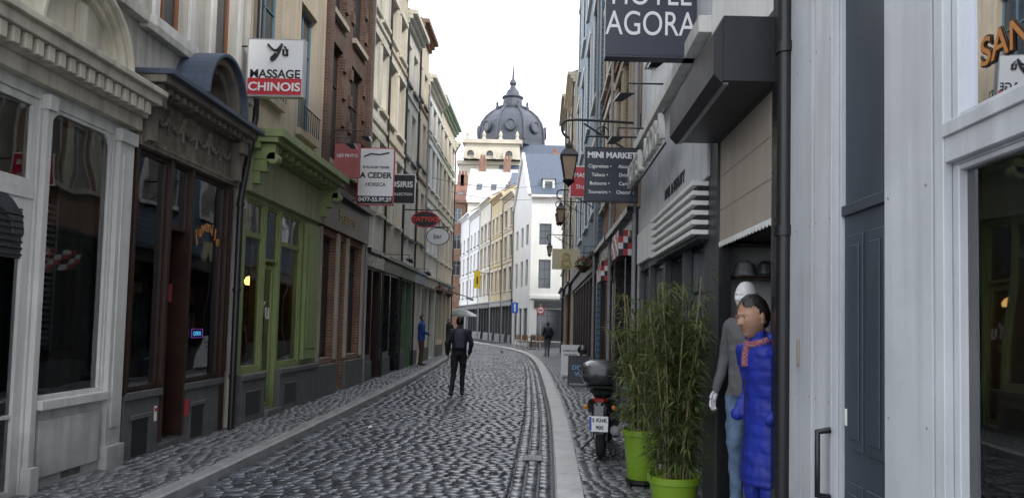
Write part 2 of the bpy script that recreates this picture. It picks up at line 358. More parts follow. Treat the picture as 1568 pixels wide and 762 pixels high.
# ------------------------------------------------------------------ LEFT near buildings
X0=-4.4
wl=M('sign_white',(.78,.78,.78),.4,.04); redl=M('sign_red',(.50,.025,.04),.4,.05); bll=M('sign_black',(.015,.016,.02),.35,.05); navy=M('sign_navy',(.03,.035,.055),.4,.08)
silver=M('silver_frame',(.45,.45,.46),.35,.1,metal=.6)
mb=MB('white_shop_building'); F=FL(X0)
ops=[(6.5,7.47,.88,3.48),(5.5,6.36,.05,3.5),(3.0,5.3,.88,3.48)]
facade(mb,F,2,7.8,0,4.1,ops,white,depth=.06)
window(mb,F,*ops[0],white,shopglass,depth=.04,nx=1,hs=(),fw=.035); window(mb,F,*ops[2],white,shopglass,depth=.05,nx=2,hs=(.7,),fw=.06)
window(mb,F,5.5,6.36,2.72,3.5,white,shopglass,depth=.05,nx=1,hs=(),fw=.07)
mb.fb(F,white,5.5,6.36,-.12,-.01,2.62,2.72)
window(mb,F,5.5,6.36,.05,2.62,white,shopglass,depth=.05,nx=1,hs=(.28,),fw=.1)
mb.fb(F,charc,5.6,6.26,-.046,-.03,2.1,2.5); mb.ring(F,charc,5.93,2.3,.20,.34,-.05,-.015)
for k in range(7): mb.fb(F,black,5.6,6.26,-.029,-.015,2.12+k*.055,2.14+k*.055)
room(mb,F,2.1,7.7,.02,3.9,2.4,interiorg,w=-.1)
backing=M('grey_green_backing_panel',(.27,.33,.30),.8,.18,2.2,streak=.15)  # panel added behind the glass, coloured to stand in for its pale reflection
mb.fb(F,backing,6.86,7.46,-.16,-.14,.90,3.40); mb.fb(F,backing,5.6,6.3,-.3,-.28,.9,2.1)
for k in range(24): mb.fb(F,whitest,6.56,6.82,-.17,-.12,1.35+k*.055,1.38+k*.055)
mb.fb(F,whitest,6.54,6.56,-.18,-.11,1.3,2.7); mb.fb(F,whitest,6.82,6.85,-.18,-.11,1.3,2.7)
clutterbox(mb,F,3.2,6.4,.9,2.2,-.5,12)
for a in (7.50,6.385,5.36): 
    wd=.26 if a>7 else .07
    mb.fb(F,white,a,a+wd,.001,.05,.32,3.42); mb.fb(F,white,a-.02,a+wd+.02,.001,.09,0,.32); mb.fb(F,white,a-.02,a+wd+.02,.001,.08,3.42,3.55)
mb.fb(F,white,7.56,7.70,.05,.062,.5,3.3)
mb.fb(F,white,6.54,7.42,.001,.03,.2,.7); mb.fb(F,white,6.47,7.48,.001,.09,.80,.878)
for (uc,s) in ((6.53,1),(7.44,-1)):
    pts=[(uc,3.45),(uc+s*.16,3.45)]+[(uc+s*(.16-.16*math.sin(t)),3.45-.16+.16*math.cos(t)) for t in np.linspace(0,math.pi/2,8)]
    mb.prism(F,white,pts,-.06,-.012)
cr=cream
mb.fb(F,cr,2,7.8,.002,.10,3.6,3.74); mb.fb(F,cr,2,7.82,.002,.15,3.74,3.88); mb.fb(F,cr,2,7.84,.002,.28,3.88,3.98); mb.fb(F,cr,2,7.86,.002,.33,3.98,4.04)
for uc in (6.7,4.4):
    mb.ring(F,cr,uc,4.04,.54,.60,.0,.12); mb.ring(F,cr,uc,4.04,.60,.66,.0,.17); mb.ring(F,cr,uc,4.04,.66,.70,.0,.22)
    mb.ring(F,cr,uc,4.04,.0,.54,.0,.06); mb.fb(F,cr,uc-.05,uc+.05,.06,.12,4.1,4.5)
for i in range(16): mb.fb(F,cr,5.5+i*.14,5.58+i*.14,.1,.25,3.745,3.875)
up=[(3.0,3.9,5.1,7.4),(5.3,6.2,5.1,7.4),(3.0,3.9,8.3,10.2),(5.3,6.2,8.3,10.2),(6.95,7.5,5.1,7.4)]
facade(mb,F,2,7.8,4.1,12,up,offw)
for o in up: window(mb,F,*o,orangew,winglass); mb.fb(F,offw,o[0]-.1,o[1]+.1,.001,.1,o[2]-.12,o[2]-.002)
mb.fb(F,offw,2,7.8,.001,.12,4.78,4.9); cornice(mb,F,2,7.8,12,offw); shell(mb,F,2,7.8,12,offw,slate)
mb.fb(F,greyst,6.9,7.2,-.02,.0015,.12,.3)
mb.flush(.005)
# --- B
mb=MB('ornate_dark_wood_shop_building'); fr=M('grey_ornate_plaster',(.22,.19,.155),.75,.3,4,.5,25,streak=.5)
mb.fb(F,greyst,7.82,8.56,-.2,.04,0,.80); mb.fb(F,greyst,9.1,10.2,-.2,.04,0,.80); mb.fb(F,greyst,7.82,8.56,.04,.07,.74,.82); mb.fb(F,greyst,9.1,10.2,.04,.07,.74,.82)
mb.fb(F,greyst,8.56,9.1,-.5,.02,0,.16)
for a in (8.0,9.35): 
    mb.fb(F,black,a,a+.32,.03,.043,.12,.52)
    mb.fb(F,greyst,a-.04,a+.36,.041,.06,.52,.57)
mb.fb(F,wl,8.44,8.5,.04,.046,.45,.62); mb.fb(F,redl,9.15,9.26,.04,.046,.42,.62); mb.fb(F,redl,8.44,8.5,.0465,.049,.56,.6)
window(mb,F,7.86,8.56,.82,3.46,darkwood,shopglass,depth=.02,nx=1,hs=(),fw=.06)
window(mb,F,9.1,10.12,.82,3.46,darkwood,shopglass,depth=.02,nx=1,hs=(),fw=.06)
window(mb,F,8.6,9.06,.2,2.6,redwood,shopglass,depth=.4,nx=1,hs=(.35,),fw=.09)
mb.fb(F,redwood,8.69,8.97,-.41,-.39,.3,1.0)
window(mb,F,8.58,9.08,2.66,3.46,darkwood,shopglass,depth=.02,nx=1,hs=(),fw=.05)
for u in (8.56,9.08): mb.fb(F,darkwood,u-.02,u+.04,-.45,.06,.2,3.46)
mb.fb(F,darkwood,10.12,10.24,-.2,.06,.0,3.5); mb.fb(F,darkwood,7.80,7.86,-.2,.06,.82,3.5)
for u in (10.16,10.2): mb.fb(F,darkwood,u,u+.02,.06,.08,.9,3.4)
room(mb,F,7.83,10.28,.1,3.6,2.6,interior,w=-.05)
clutterbox(mb,F,7.9,10.0,.85,2.4,-.12,44)
for (a,b,c,d) in ((8.0,8.3,2.7,3.1),(9.2,9.5,1.0,1.5),(9.7,9.95,2.4,3.0),(8.25,8.5,1.2,1.9),(9.25,9.45,2.3,2.6)): mb.fb(F,random.choice(clutter),a,b,-.12,-.11,c,d)
mb.fb(F,fr,7.8,10.3,.0,.10,3.46,3.56); mb.fb(F,fr,7.8,10.3,.0,.06,3.56,4.06); mb.fb(F,fr,7.8,10.3,.0,.16,4.06,4.14); mb.fb(F,fr,7.78,10.34,.0,.34,4.14,4.22); mb.fb(F,slate,7.76,10.38,.0,.42,4.22,4.28)
for i in range(16): mb.fb(F,fr,7.86+i*.155,7.93+i*.155,.16,.27,4.065,4.135)
for u in (7.92,10.18): mb.fb(F,fr,u-.07,u+.07,.06,.17,3.52,4.05); mb.fb(F,fr,u-.09,u+.09,.17,.24,3.9,4.06)
for uc in (9.15,):
    mb.ring(F,fr,uc,4.28,.36,.46,.0,.26,sv=1.1); mb.ring(F,fr,uc,4.28,.46,.54,0,.36,sv=1.1); mb.ring(F,slate,uc,4.28,.54,.58,0,.44,sv=1.1); mb.ring(F,fr,uc,4.28,0,.36,0,.06,sv=1.1)
rootB=mb.root
for i in range(6):
    a=8.05+i*.34
    tube(rootB,[F(a+.34*t,.075,3.93-.15*math.sin(math.pi*t)) for t in np.linspace(0,1,9)],.024,fr,'festoon')
    tube(rootB,[F(a,.075,3.96),F(a,.075,3.70)],.018,fr,'tassel')
    for t in (.3,.5,.7): mb.lathe(fr,[(0,0),(.028,.01),(.02,.035),(0,.045)],F(a+.34*t,.075,3.93-.15*math.sin(math.pi*t)),7,'x')
    mb.lathe(fr,[(0,0),(.045,.01),(.045,.05),(0,.06)],F(a,.06,3.95),10,'x')
for i in range(34): mb.lathe(fr,[(0,0),(.02,.01),(0,.03)],F(7.85+i*.072,.1,3.51),6,'x')
for a in np.linspace(0,2*math.pi,9)[:-1]: mb.lathe(fr,[(0,0),(.05,.0),(.05,.06),(0,.08)],F(9.15+.13*math.cos(a),.05,4.38+.16*math.sin(a)),8,'x')
up=[(8.15,8.85,4.95,7.4),(9.55,10.25,4.95,7.4),(8.15,8.85,8.3,10.2),(9.55,10.25,8.3,10.2)]
facade(mb,F,7.8,10.75,4.0,12,up,offw); facade(mb,F,10.24,10.75,0,4.0,[],offw)
for o in up: 
    window(mb,F,*o,orangew,winglass); mb.fb(F,white,o[0]-.12,o[0]-.002,.001,.04,o[2],o[3]); mb.fb(F,white,o[1]+.002,o[1]+.12,.001,.04,o[2],o[3]); mb.fb(F,white,o[0]-.15,o[1]+.15,.001,.09,o[2]-.12,o[2]-.002)
mb.fb(F,offw,10.42,10.6,.001,.07,.1,4.3); mb.fb(F,offw,10.39,10.63,.07,.11,3.2,3.32)
mb.fb(F,offw,7.8,10.75,.001,.1,4.74,4.82)
cornice(mb,F,7.8,10.75,12,offw); shell(mb,F,7.8,10.75,12,offw,slate)
neon=M('orange_painted_lettering',(.50,.22,.08),.5,0)
for i,ch in enumerate('juvenile'):
    t=i/7; a=9.35+.62*t; text(rootB,ch,.22,F(a,.0,2.66+.16*math.sin(t*math.pi)),90,neon,.003,tilt=-.5*(.5-t))
op=M('open_sign_cyan',(.1,.5,.9),.5,0,emit=.8); op2=M('open_sign_violet',(.5,.15,.9),.5,0,emit=.5)
text(rootB,'OPEN',.08,F(9.62,-.06,1.42),90,op,.001); tube(rootB,[F(9.47,-.06,1.37),F(9.77,-.06,1.37),F(9.77,-.06,1.48),F(9.47,-.06,1.48)],.004,op2,'open_frame',True)
mb.flush(.004)
dp=empty('drain_pipe'); tube(dp,[(X0+.14,10.32,.1),(X0+.14,10.32,3.3),(X0+.12,10.78,4.6),(X0+.1,10.82,12)],.045,black,'pipe')
for z in (.8,2.0,3.2,5.2,6.8): tube(dp,[(X0+.14 if z<4 else X0+.11,10.32 if z<4 else 10.8,z),(X0+.14 if z<4 else X0+.11,10.32 if z<4 else 10.8,z+.05)],.058,black,'collar')
# --- C green shop
mb=MB('green_shop_building'); F=FL(X0)
u0,u1=10.76,14.4
ops=[(10.9,11.62,.88,3.42),(11.72,12.3,.2,3.42),(12.4,13.45,.88,3.42)]
facade(mb,F,u0,u1,0,4.15,ops,green)
window(mb,F,10.9,11.62,.88,2.9,green,shopglass,depth=.05,nx=1,hs=(),fw=.04); window(mb,F,10.9,11.62,2.9,3.42,green,shopglass,depth=.05,nx=1,hs=(),fw=.04)
window(mb,F,11.72,12.3,.2,2.5,green,shopglass,depth=.1,nx=1,hs=(.25,),fw=.07); window(mb,F,11.72,12.3,2.55,3.42,green,shopglass,depth=.05,nx=1,hs=(),fw=.04)
window(mb,F,12.4,13.45,.88,2.9,green,shopglass,depth=.05,nx=1,hs=(),fw=.04); window(mb,F,12.4,13.45,2.9,3.42,green,shopglass,depth=.05,nx=1,hs=(),fw=.04)
mb.fb(F,green,13.55,14.3,.001,.07,.9,3.4); mb.fb(F,green,13.65,14.2,.07,.085,1.1,3.2)
mb.fb(F,greyst,u0,11.68,.001,.09,0,.8); mb.fb(F,greyst,12.34,u1,.001,.09,0,.8); mb.fb(F,greyst,u0,11.68,.09,.12,.72,.8);mb.fb(F,greyst,12.34,u1,.09,.12,.72,.8)
mb.fb(F,greyst,11.68,12.34,-.3,.15,0,.19)
for a in (10.95,12.6): mb.fb(F,black,a,a+.55,.085,.096,.2,.55)
mb.fb(F,greenl,u0+.02,u1-.02,.001,.09,3.5,4.12)
mb.fb(F,green,u0-.02,u1+.02,.001,.22,4.13,4.22); mb.fb(F,green,u0-.03,u1+.03,.001,.48,4.22,4.3); mb.fb(F,green,u0-.05,u1+.05,.001,.56,4.3,4.42)
for a in (u0+.04,u1-.2):
    mb.fb(F,green,a,a+.16,.09,.42,3.98,4.21); mb.fb(F,green,a+.01,a+.15,.09,.3,3.8,3.98); mb.fb(F,green,a+.02,a+.14,.09,.2,3.62,3.8); mb.lathe(green,[(0,0),(.09,0),(.09,.16),(0,.16)],F(a+.0,.38,4.0),12,'y')
for i in range(11): mb.fb(F,green,u0+.3+i*.3,u0+.38+i*.3,.22,.4,4.135,4.215)
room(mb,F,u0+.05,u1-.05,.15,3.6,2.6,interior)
clutterbox(mb,F,10.95,13.3,.9,2.4,-.3,40)
warm=M('warm_lamp_glow',(1,.55,.16),.5,0,emit=4)
mb.fb(F,warm,11.25,11.30,-1.0,-.95,1.75,2.55); mb.lathe(warm,[(0,0),(.06,.01),(.08,.07),(.05,.14),(0,.16)],F(12.85,-.7,2.2),12); mb.fb(F,warm,13.1,13.14,-1.4,-1.3,2.4,2.6)
up=[(11.15,12.0,5.15,7.3),(12.95,13.85,5.0,7.3),(11.15,12.0,8.2,10.),(12.95,13.85,8.2,10.)]
facade(mb,F,u0,u1,4.15,12.5,up,beige)
bluef=M('blue_window_frame',(.10,.17,.22),.5,.1)
for o in up: window(mb,F,*o,bluef,winglass,nx=2); mb.fb(F,beige,o[0]-.1,o[1]+.1,.001,.09,o[2]-.12,o[2]-.002)
cornice(mb,F,u0,u1,12.5,cream); shell(mb,F,u0,u1,12.5,beige,slate)
C=mb.root
for o in up[:2]:
    for k in range(8): tube(C,[F(o[0]+.85*k/7,.12,o[2]),F(o[0]+.85*k/7,.12,o[2]+.4)],.009,black,'railing_bar')
    tube(C,[F(o[0]-.02,.12,o[2]+.4),F(o[1]+.02,.12,o[2]+.4)],.014,black,'rail')
text(C,'Yu',.4,F(12.0,-.09,1.75),90,whitest,.004)
mb.flush(.004)
# --- D brick
mb=MB('dark_brick_building'); F=FL(-4.42); u0,u1=14.42,18.2
ops=[(14.75,15.75,.85,3.35),(15.95,16.5,.15,3.35),(16.7,17.9,.85,3.35)]
facade(mb,F,u0,u1,0,3.6,ops,bricko,depth=.25)
for o in ops: window(mb,F,*o,darkwood,winglass,depth=.18,hs=(.75,),fw=.07)
mb.fb(F,greyst,u0,15.9,.001,.08,0,.72); mb.fb(F,greyst,16.55,u1,.001,.08,0,.72)
mb.fb(F,darkwood,u0+.02,u1-.02,.001,.1,3.5,4.2); mb.fb(F,darkwood,u0,u1,.001,.24,4.2,4.32)
for u in (14.55,15.82,16.6,18.05): mb.fb(F,stone,u-.07,u+.07,.001,.06,.8,3.48)
up=[(14.8,15.75,4.9,7.4),(16.5,17.5,4.9,7.4),(14.8,15.75,8.0,10.1),(16.5,17.5,8.0,10.1)]
facade(mb,F,u0,u1,3.6,13,up,brickd)
for o in up: 
    window(mb,F,*o,darkwood,winglass); mb.fb(F,stone,o[0]-.08,o[1]+.08,.001,.1,o[2]-.12,o[2]-.002)
    for k in range(8):
        if k%2: mb.fb(F,brickd,o[0]-.2,o[0]-.002,.001,.05,o[2]+k*.3,o[2]+k*.3+.26); mb.fb(F,brickd,o[1]+.002,o[1]+.2,.001,.05,o[2]+k*.3,o[2]+k*.3+.26)
for u in (u0+.02,u1-.3): mb.fb(F,brickd,u,u+.28,.001,.1,4.4,12.5)
text(mb.root,'Brasserie',.4,F(16.3,.105,3.85),90,M('gold_lettering',(.4,.28,.1),.4,0),.002)
cornice(mb,F,u0,u1,13,brickd); shell(mb,F,u0,u1,13,brickd,slate); mb.flush(.004)
fl=[(4.5,6.4),(7.3,9.0),(9.7,10.9)]
townhouse('cream_townhouse',FL(-4.44),18.22,20.4,11.9,cream3,fl,2,white,darkwood,blackg,winw=.7,corn=cream,surround=cream)
townhouse('cream_townhouse',FL(-4.48),20.42,23.2,12.3,cream2,fl,2,white,blackg,black,winw=.85,surround=cream3)
townhouse('pale_townhouse',FL(-4.52),23.22,25.8,11.6,cream3,[(4.4,6.1),(7.,8.6),(9.4,10.7)],2,white,greend,greend,winw=.8)
townhouse('brick_townhouse',FL(-4.56),25.82,28.2,12.4,cream2,fl,2,white,cream3,M('blue_fascia',(.03,.08,.25),.4,.1),winw=.7,roof=rooft,corn=bricko)
townhouse('white_townhouse',FL(-4.6),28.22,32.,11.2,cream3,[(4.4,6.1),(7.,8.6),(9.2,10.3)],3,white,cream3,cream,winw=.8,surround=whitest)
townhouse('green_corniced_townhouse',FL(-4.68),32.02,38,11.6,cream2,[(4.4,6.2),(7.,8.7),(9.3,10.4)],4,white,cream2,charc,winw=.85,corn=M('pale_green_cornice',(.30,.42,.30),.6,.1),surround=cream3)
def Fdir(p,q,left):
    dx,dy=q[0]-p[0],q[1]-p[1]; L=math.hypot(dx,dy); dx/=L;dy/=L
    n=(dy,-dx) if left else (-dy,dx)
    return Fr(p[0],p[1],dx,dy,*n),L
Fb,L=Fdir((-4.7,38.05),(-16,82),True)
townhouse('cream_townhouse',Fb,0.02,7,11,cream3,[(4.4,6.1),(7.,8.6)],4,white,cream2,charc,winw=.9)
townhouse('white_townhouse',Fb,7.02,15,12,whitest,[(4.4,6.1),(7.,8.6)],4,white,charc,black,winw=.9)
townhouse('brick_townhouse',Fb,15.02,24,12,bricko,[(4.4,6.1),(7.,8.6)],4,white,charc,black,winw=.9)
Fb,L=Fdir((-2.2,56.02),(-12.2,95),False)
y3=[(4.2,6.0),(6.8,8.5),(9.2,10.6)]
townhouse('cream_townhouse',Fb,0.02,4.2,11.8,cream2,y3,2,charc,greyst,charc,winw=1.,surround=cream3,roof=slate)
townhouse('yellow_townhouse',Fb,4.22,9.5,12.4,yellowst,y3,3,white,greyst,black,winw=.9,surround=cream3,roof=rooft)
townhouse('cream_townhouse',Fb,9.52,15.5,12.9,cream3,y3,3,white,charc,greyst,winw=.9,surround=stone,roof=rooft)
townhouse('white_townhouse',Fb,15.52,22,12.6,whitest,y3,3,white,charc,greyst,winw=.9,roof=rooft)
townhouse('white_townhouse',Fb,22.02,38,13.2,whitest,y3,6,white,charc,greyst,winw=1.,roof=slate)
# white corner building
mb=MB('white_corner_building'); F=Fr(-.8,49,1,0,0,-1)
ops=[(.55,1.35,4.0,5.9),(.55,1.35,6.9,8.3),(2.6,3.3,4.2,5.9),(2.6,3.3,6.9,8.3),(.5,2.6,.5,2.6),(3,5,.5,2.6)]
facade(mb,F,0,7,0,10.2,ops,whitest)
for o in ops: window(mb,F,*o,charc if o[2]>3 else black,winglass,nx=2 if o[2]>3 else 3,hs=(.33,.66) if o[2]>3 else (.8,),fw=.05)
mb.fb(F,greyst,0,7,.001,.06,0,.45); mb.fb(F,whitest,0,7,.001,.12,3.3,3.5); mb.fb(F,whitest,0,7,.001,.3,10.05,10.2); mb.fb(F,charc,.3,2.8,.002,.1,2.7,3.2)
F2,L2=Fdir((-.8,49),(-2.2,56),False)
ops2=[(1.0,1.9,4.2,6),(3,3.9,4.2,6),(5.2,6.1,4.2,6),(1.0,1.9,7,8.4),(3,3.9,7,8.4),(5.2,6.1,7,8.4),(.8,2.4,.4,2.7),(3,4.2,.2,2.7),(5,6.4,.4,2.7)]
facade(mb,F2,0,L2,0,10.2,ops2,whitest)
for o in ops2: window(mb,F2,*o,charc,winglass,nx=2,hs=(.5,))
mb.fq(F2,whitest,[(0,0,10.2),(L2,0,10.2),(L2/2,0,13.6)])
mb.quad(slate,(-1.0,48.7,10.2),(6.2,48.7,10.2),(6.2,52.5,13.8),(-1.55,52.5,13.8)); mb.quad(slate,(-2.3,56.3,10.2),(6.2,56.3,10.2),(6.2,52.5,13.8),(-1.55,52.5,13.8))
tube(mb.root,[(-.95,48.65,10.15),(-1.55,52.4,13.75),(-2.3,56.2,10.2)],.12,whitest,'gable_coping')
mb.box(whitest,-.1,.7,49.3,51.2,10.3,11.4); mb.box(winglass,.05,.55,49.28,49.3,10.6,11.2); mb.quad(slate,(-.2,49.2,11.38),(.8,49.2,11.38),(.8,51.4,11.75),(-.2,51.4,11.75))
mb.quad(whitest,(6.2,49,0),(6.2,56,0),(6.2,56,10.2),(6.2,49,10.2))
mb.flush()
def block(name,x0,x1,y0,y1,H,wall,roof,rise):
    mb=MB(name); F=Fr(x0,y0,1,0,0,-1); ops=[]
    n=max(1,int((x1-x0)/2.2))
    for k in range(3):
        for i in range(n):
            uc=(x1-x0)*(i+.5)/n; v=H-2.6-k*3; ops.append((uc-.5,uc+.5,v,v+1.7))
    facade(mb,F,0,x1-x0,0,H,ops,wall)
    for o in ops: window(mb,F,*o,white,winglass)
    mb.fb(F,wall,-.1,x1-x0+.1,.001,.3,H-.3,H)
    for x in (x0,x1): mb.quad(wall,(x,y0,0),(x,y1,0),(x,y1,H),(x,(y0+y1)/2,H+rise) ,(x,y0,H))
    ym=(y0+y1)/2
    mb.quad(roof,(x0-.2,y0-.3,H),(x1+.2,y0-.3,H),(x1+.2,ym,H+rise),(x0-.2,ym,H+rise)); mb.quad(roof,(x0-.2,y1+.3,H),(x1+.2,y1+.3,H),(x1+.2,ym,H+rise),(x0-.2,ym,H+rise))
    for cx in (x0+.8,x1-1.5): 
        mb.box(bricko,cx,cx+.8,ym-.4,ym+.4,H+rise-.8,H+rise+1.1)
        for k in (.1,.45): mb.lathe(rooft,[(.12,0),(.1,.5)],(cx+k+.12,ym,H+rise+1.1),8)
    sl=rise/(ym-y0+.3)
    for k in range(3):
        xa=x0+.8+k*1.6
        if xa+.6>x1: break
        f=lambda yy:H+(yy-y0+.3)*sl+.04
        mb.quad(winglass,(xa,y0+1.0,f(y0+1.0)),(xa+.6,y0+1.0,f(y0+1.0)),(xa+.6,y0+1.8,f(y0+1.8)),(xa,y0+1.8,f(y0+1.8)))
    mb.flush()
block('tiled_roof_house',-8.3,-3.2,80,88,14.9,cream3,roofg,4.3)
block('red_roof_house',-14.5,-9.6,92,101,16,cream3,rooft,3.4)
block('brick_house',-10.8,-8.9,84,92,15.5,bricko,rooft,2.6)
block('slate_roof_house',-3.2,3,72,80,14.6,cream3,slate,2.6)
# ------------------------------------------------------------------ domed palace
mb=MB('domed_building'); cx,cy=-5.6,122
st=M('palace_stone',(.52,.47,.38),.85,.15,.4)
mb.box(st,cx-8,cx+8.5,cy-6,cy+14,0,26.5); mb.box(st,cx-8.3,cx+8.8,cy-6.4,cy+14.3,26.5,27.1)
mb.box(st,cx+8.5,cx+24,cy-3,cy+12,0,25)
def frustum(mat,x0,x1,y0,y1,z0,z1,ins):
    mb.add(mat,[(x0,y0,z0),(x1,y0,z0),(x1,y1,z0),(x0,y1,z0),(x0+ins,y0+ins,z1),(x1-ins,y0+ins,z1),(x1-ins,y1-ins,z1),(x0+ins,y1-ins,z1)],[(0,1,5,4),(1,2,6,5),(2,3,7,6),(3,0,4,7),(4,5,6,7)])
frustum(slate,cx-2,cx+24,cy-7,cy+12,25.0,30.2,2.2)
frustum(st,cx-7.2,cx+1.8,cy-7.6,cy+8,27.1,29.6,.25); mb.box(st,cx-7.4,cx+2,cy-7.8,cy+8.2,29.6,30.2)
for i in range(3):
    x=cx-6+i*3.; mb.ring(Fr(0,cy-7.6,1,0,0,-1),st,x,27.8,.55,.95,0,.5,0,180,14); mb.ring(Fr(0,cy-7.6,1,0,0,-1),winglass,x,27.8,0,.55,0,.12,0,180,14); mb.box(st,x-.95,x-.55,cy-8.1,cy-7.5,27.1,27.8); mb.box(st,x+.55,x+.95,cy-8.1,cy-7.5,27.1,27.8)
for i in range(3):
    x=cx+4.5+i*4.; mb.ring(Fr(0,cy-6.6,1,0,0,-1),st,x,27.,.5,.95,0,.5,0,180,14); mb.box(st,x-.95,x+.95,cy-7.1,cy-5.5,25.8,27.0); mb.ring(Fr(0,cy-6.9,1,0,0,-1),winglass,x,26.9,0,.5,0,.12,0,360,14)
for i in range(4): mb.lathe(st,[(.3,0),(.35,.2),(.2,.4),(.3,.9),(.1,1.3),(0,1.5)],(cx-6.6+i*2.6,cy-7.4,30.2),8)
dprof=[(6.1,30.2),(6.1,30.8),(5.7,31.0),(5.75,32.0),(5.6,33.2),(5.2,34.4),(4.5,35.5),(3.4,36.5),(2.5,37.0)]
mb.lathe(lead,dprof,(cx,cy,0),8,a_off=math.pi/8)
mb.lathe(lead,[(2.3,36.9),(2.4,37.2),(2.4,37.5),(1.7,37.7),(1.55,38.9),(1.8,39.1),(1.8,39.3),(1.2,39.6),(1.0,40.3),(.55,40.8),(.4,41.2),(.62,41.6),(.5,42.0),(.22,42.4),(.16,43.4),(.04,45)],(cx,cy,0),16)
for i in range(8):
    a=math.pi/8+i*math.pi/4
    tube(mb.root,[(cx+(r+.05)*math.cos(a),cy+(r+.05)*math.sin(a),z) for r,z in dprof[2:]],.22,lead,'dome_rib')
    a=i*math.pi/4
    c=Vector((cx+5.2*math.cos(a),cy+5.2*math.sin(a),33.3)); t=Vector((-math.sin(a),math.cos(a),0)); o=Vector((math.cos(a),math.sin(a),0))
    tube(mb.root,[c+o*.35+t*.75*math.cos(q)+Vector((0,0,.85*math.sin(q))) for q in np.linspace(0,2*math.pi,15)[:-1]],.24,lead,'oculus_surround',True)
    tube(mb.root,[c+o*.15,c+o*.45],.6,winglass,'oculus')
for i in range(8):
    a=i*math.pi/4+.39; mb.lathe(lead,[(.3,0),(.35,.3),(.18,.8),(.24,1.1),(0,1.6)],(cx+2.7*math.cos(a),cy+2.7*math.sin(a),36.8),6)
mb.flush()
# ------------------------------------------------------------------ RIGHT row
XR=1.45
mb=MB('white_panelled_shop_building'); F=FRt(XR)
ops=[(.3,2.58,.7,2.24),(.3,2.58,2.40,3.2),(3.10,3.57,.12,3.9)]
facade(mb,F,-1,4.56,0,4.4,ops,whiteR,depth=.06)
window(mb,F,.3,2.58,.7,2.24,whiteR,shopglass,depth=.028,nx=1,hs=(),fw=.02); window(mb,F,.3,2.58,2.40,3.2,whiteR,shopglass,depth=.028,nx=1,hs=(),fw=.02)
room(mb,F,-.5,2.74,.2,3.6,2.2,interior,w=-.10); clutterbox(mb,F,.8,2.3,.8,2.2,-.3,26)
bw=M('brown_wood_panel',(.16,.08,.04),.5,.35,5,streak=.3)
mb.fb(F,M('sepia_poster_panel',(.24,.19,.14),.6,.35,4),.35,2.55,-.12,-.10,2.42,3.1)
mb.fb(F,M('grey_reflection_panel',(.20,.22,.22),.5,.25,2),2.60,2.73,-.50,-.10,.3,2.25)  # grey box behind the pane; its colour imitates a reflection in the glass
mb.fb(F,bw,2.45,2.60,-.75,-.60,.3,2.25); mb.fb(F,bw,2.30,2.36,-.50,-.44,.3,2.25); mb.fb(F,bw,1.9,2.36,-.50,-.44,1.0,1.08)
mb.lathe(M('dim_lamp',(1,.5,.15),.5,0,emit=2.),[(0,0),(.022,.01),(.028,.03),(0,.05)],F(2.38,-.2,1.62),10)
mb.fb(F,whiteR,2.60,2.66,.001,.035,0,4.2); mb.fb(F,whiteR,.2,2.60,.001,.03,2.25,2.39); mb.fb(F,whiteR,.2,2.60,.03,.042,2.34,2.39)
mb.fb(F,whiteR,2.70,3.08,.001,.022,0,4.2); mb.fb(F,whiteR,3.60,3.82,.001,.04,0,4.3); mb.fb(F,whiteR,3.90,4.16,.001,.025,0,4.3)
mb.fb(F,bluegrey,3.102,3.568,-.04,-.012,.14,2.2); mb.fb(F,bluegrey,3.102,3.568,-.04,.005,2.2,2.25); mb.fb(F,bluegrey,3.102,3.568,-.04,-.016,2.25,3.9)
for v0,v1 in ((.25,.95),(1.1,2.1)): 
    for q in (3.14,3.35):
        mb.fb(F,bluegrey,q,q+.17,-.012,-.004,v0,v1); mb.fb(F,bluegrey,q+.03,q+.14,-.004,.003,v0+.05,v1-.05)
mb.fb(F,whitest,3.52,3.55,-.012,-.004,1.2,1.28); mb.fb(F,stone,4.08,4.11,.026,.034,1.45,1.6)
for z in (.5,1.3,2.2,3.1): 
    for u in (2.74,3.04,3.62,3.80,3.93,4.13): mb.lathe(silverz,[(.006,-.003),(.005,.0)],F(u,.024 if u<3.2 else (.041 if u<3.85 else .026),z),8,'x')
tube(mb.root,[F(3.60,.045,1.17),F(3.60,.105,1.16),F(3.60,.105,.86),F(3.60,.045,.85)],.016,black,'door_handle')
facade(mb,F,-1,4.56,4.4,12,[(0,.9,5,7),(2,2.9,5,7),(0,.9,8,10),(2,2.9,8,10)],whiteR)
for o in [(0,.9,5,7),(2,2.9,5,7),(0,.9,8,10),(2,2.9,8,10)]: window(mb,F,*o,white,winglass)
mb.fb(F,whiteR,-1,4.56,.001,.14,4.3,4.45); cornice(mb,F,-1,4.56,12,whiteR); shell(mb,F,-1,4.56,12,whiteR,slate)
sg=M('sandwich_gold',(.42,.17,.04),.5,0); sgo=M('sandwich_outline',(.03,.015,.01),.5,0)
text(mb.root,'SANDWICHES',.135,F(2.04,-.021,2.59),-90,sg,.001,.001); text(mb.root,'SANDWICHES',.135,F(2.04,-.025,2.59),-90,sgo,.007,.001)
mb.flush(.003)
dp=empty('drain_pipe'); tube(dp,[(XR-.02,4.36,0.1),(XR-.02,4.36,12)],.048,black,'pipe')
for z in (.6,2.2,3.3,4.9): tube(dp,[(XR-.02,4.36,z),(XR-.02,4.36,z+.06)],.06,black,'collar')
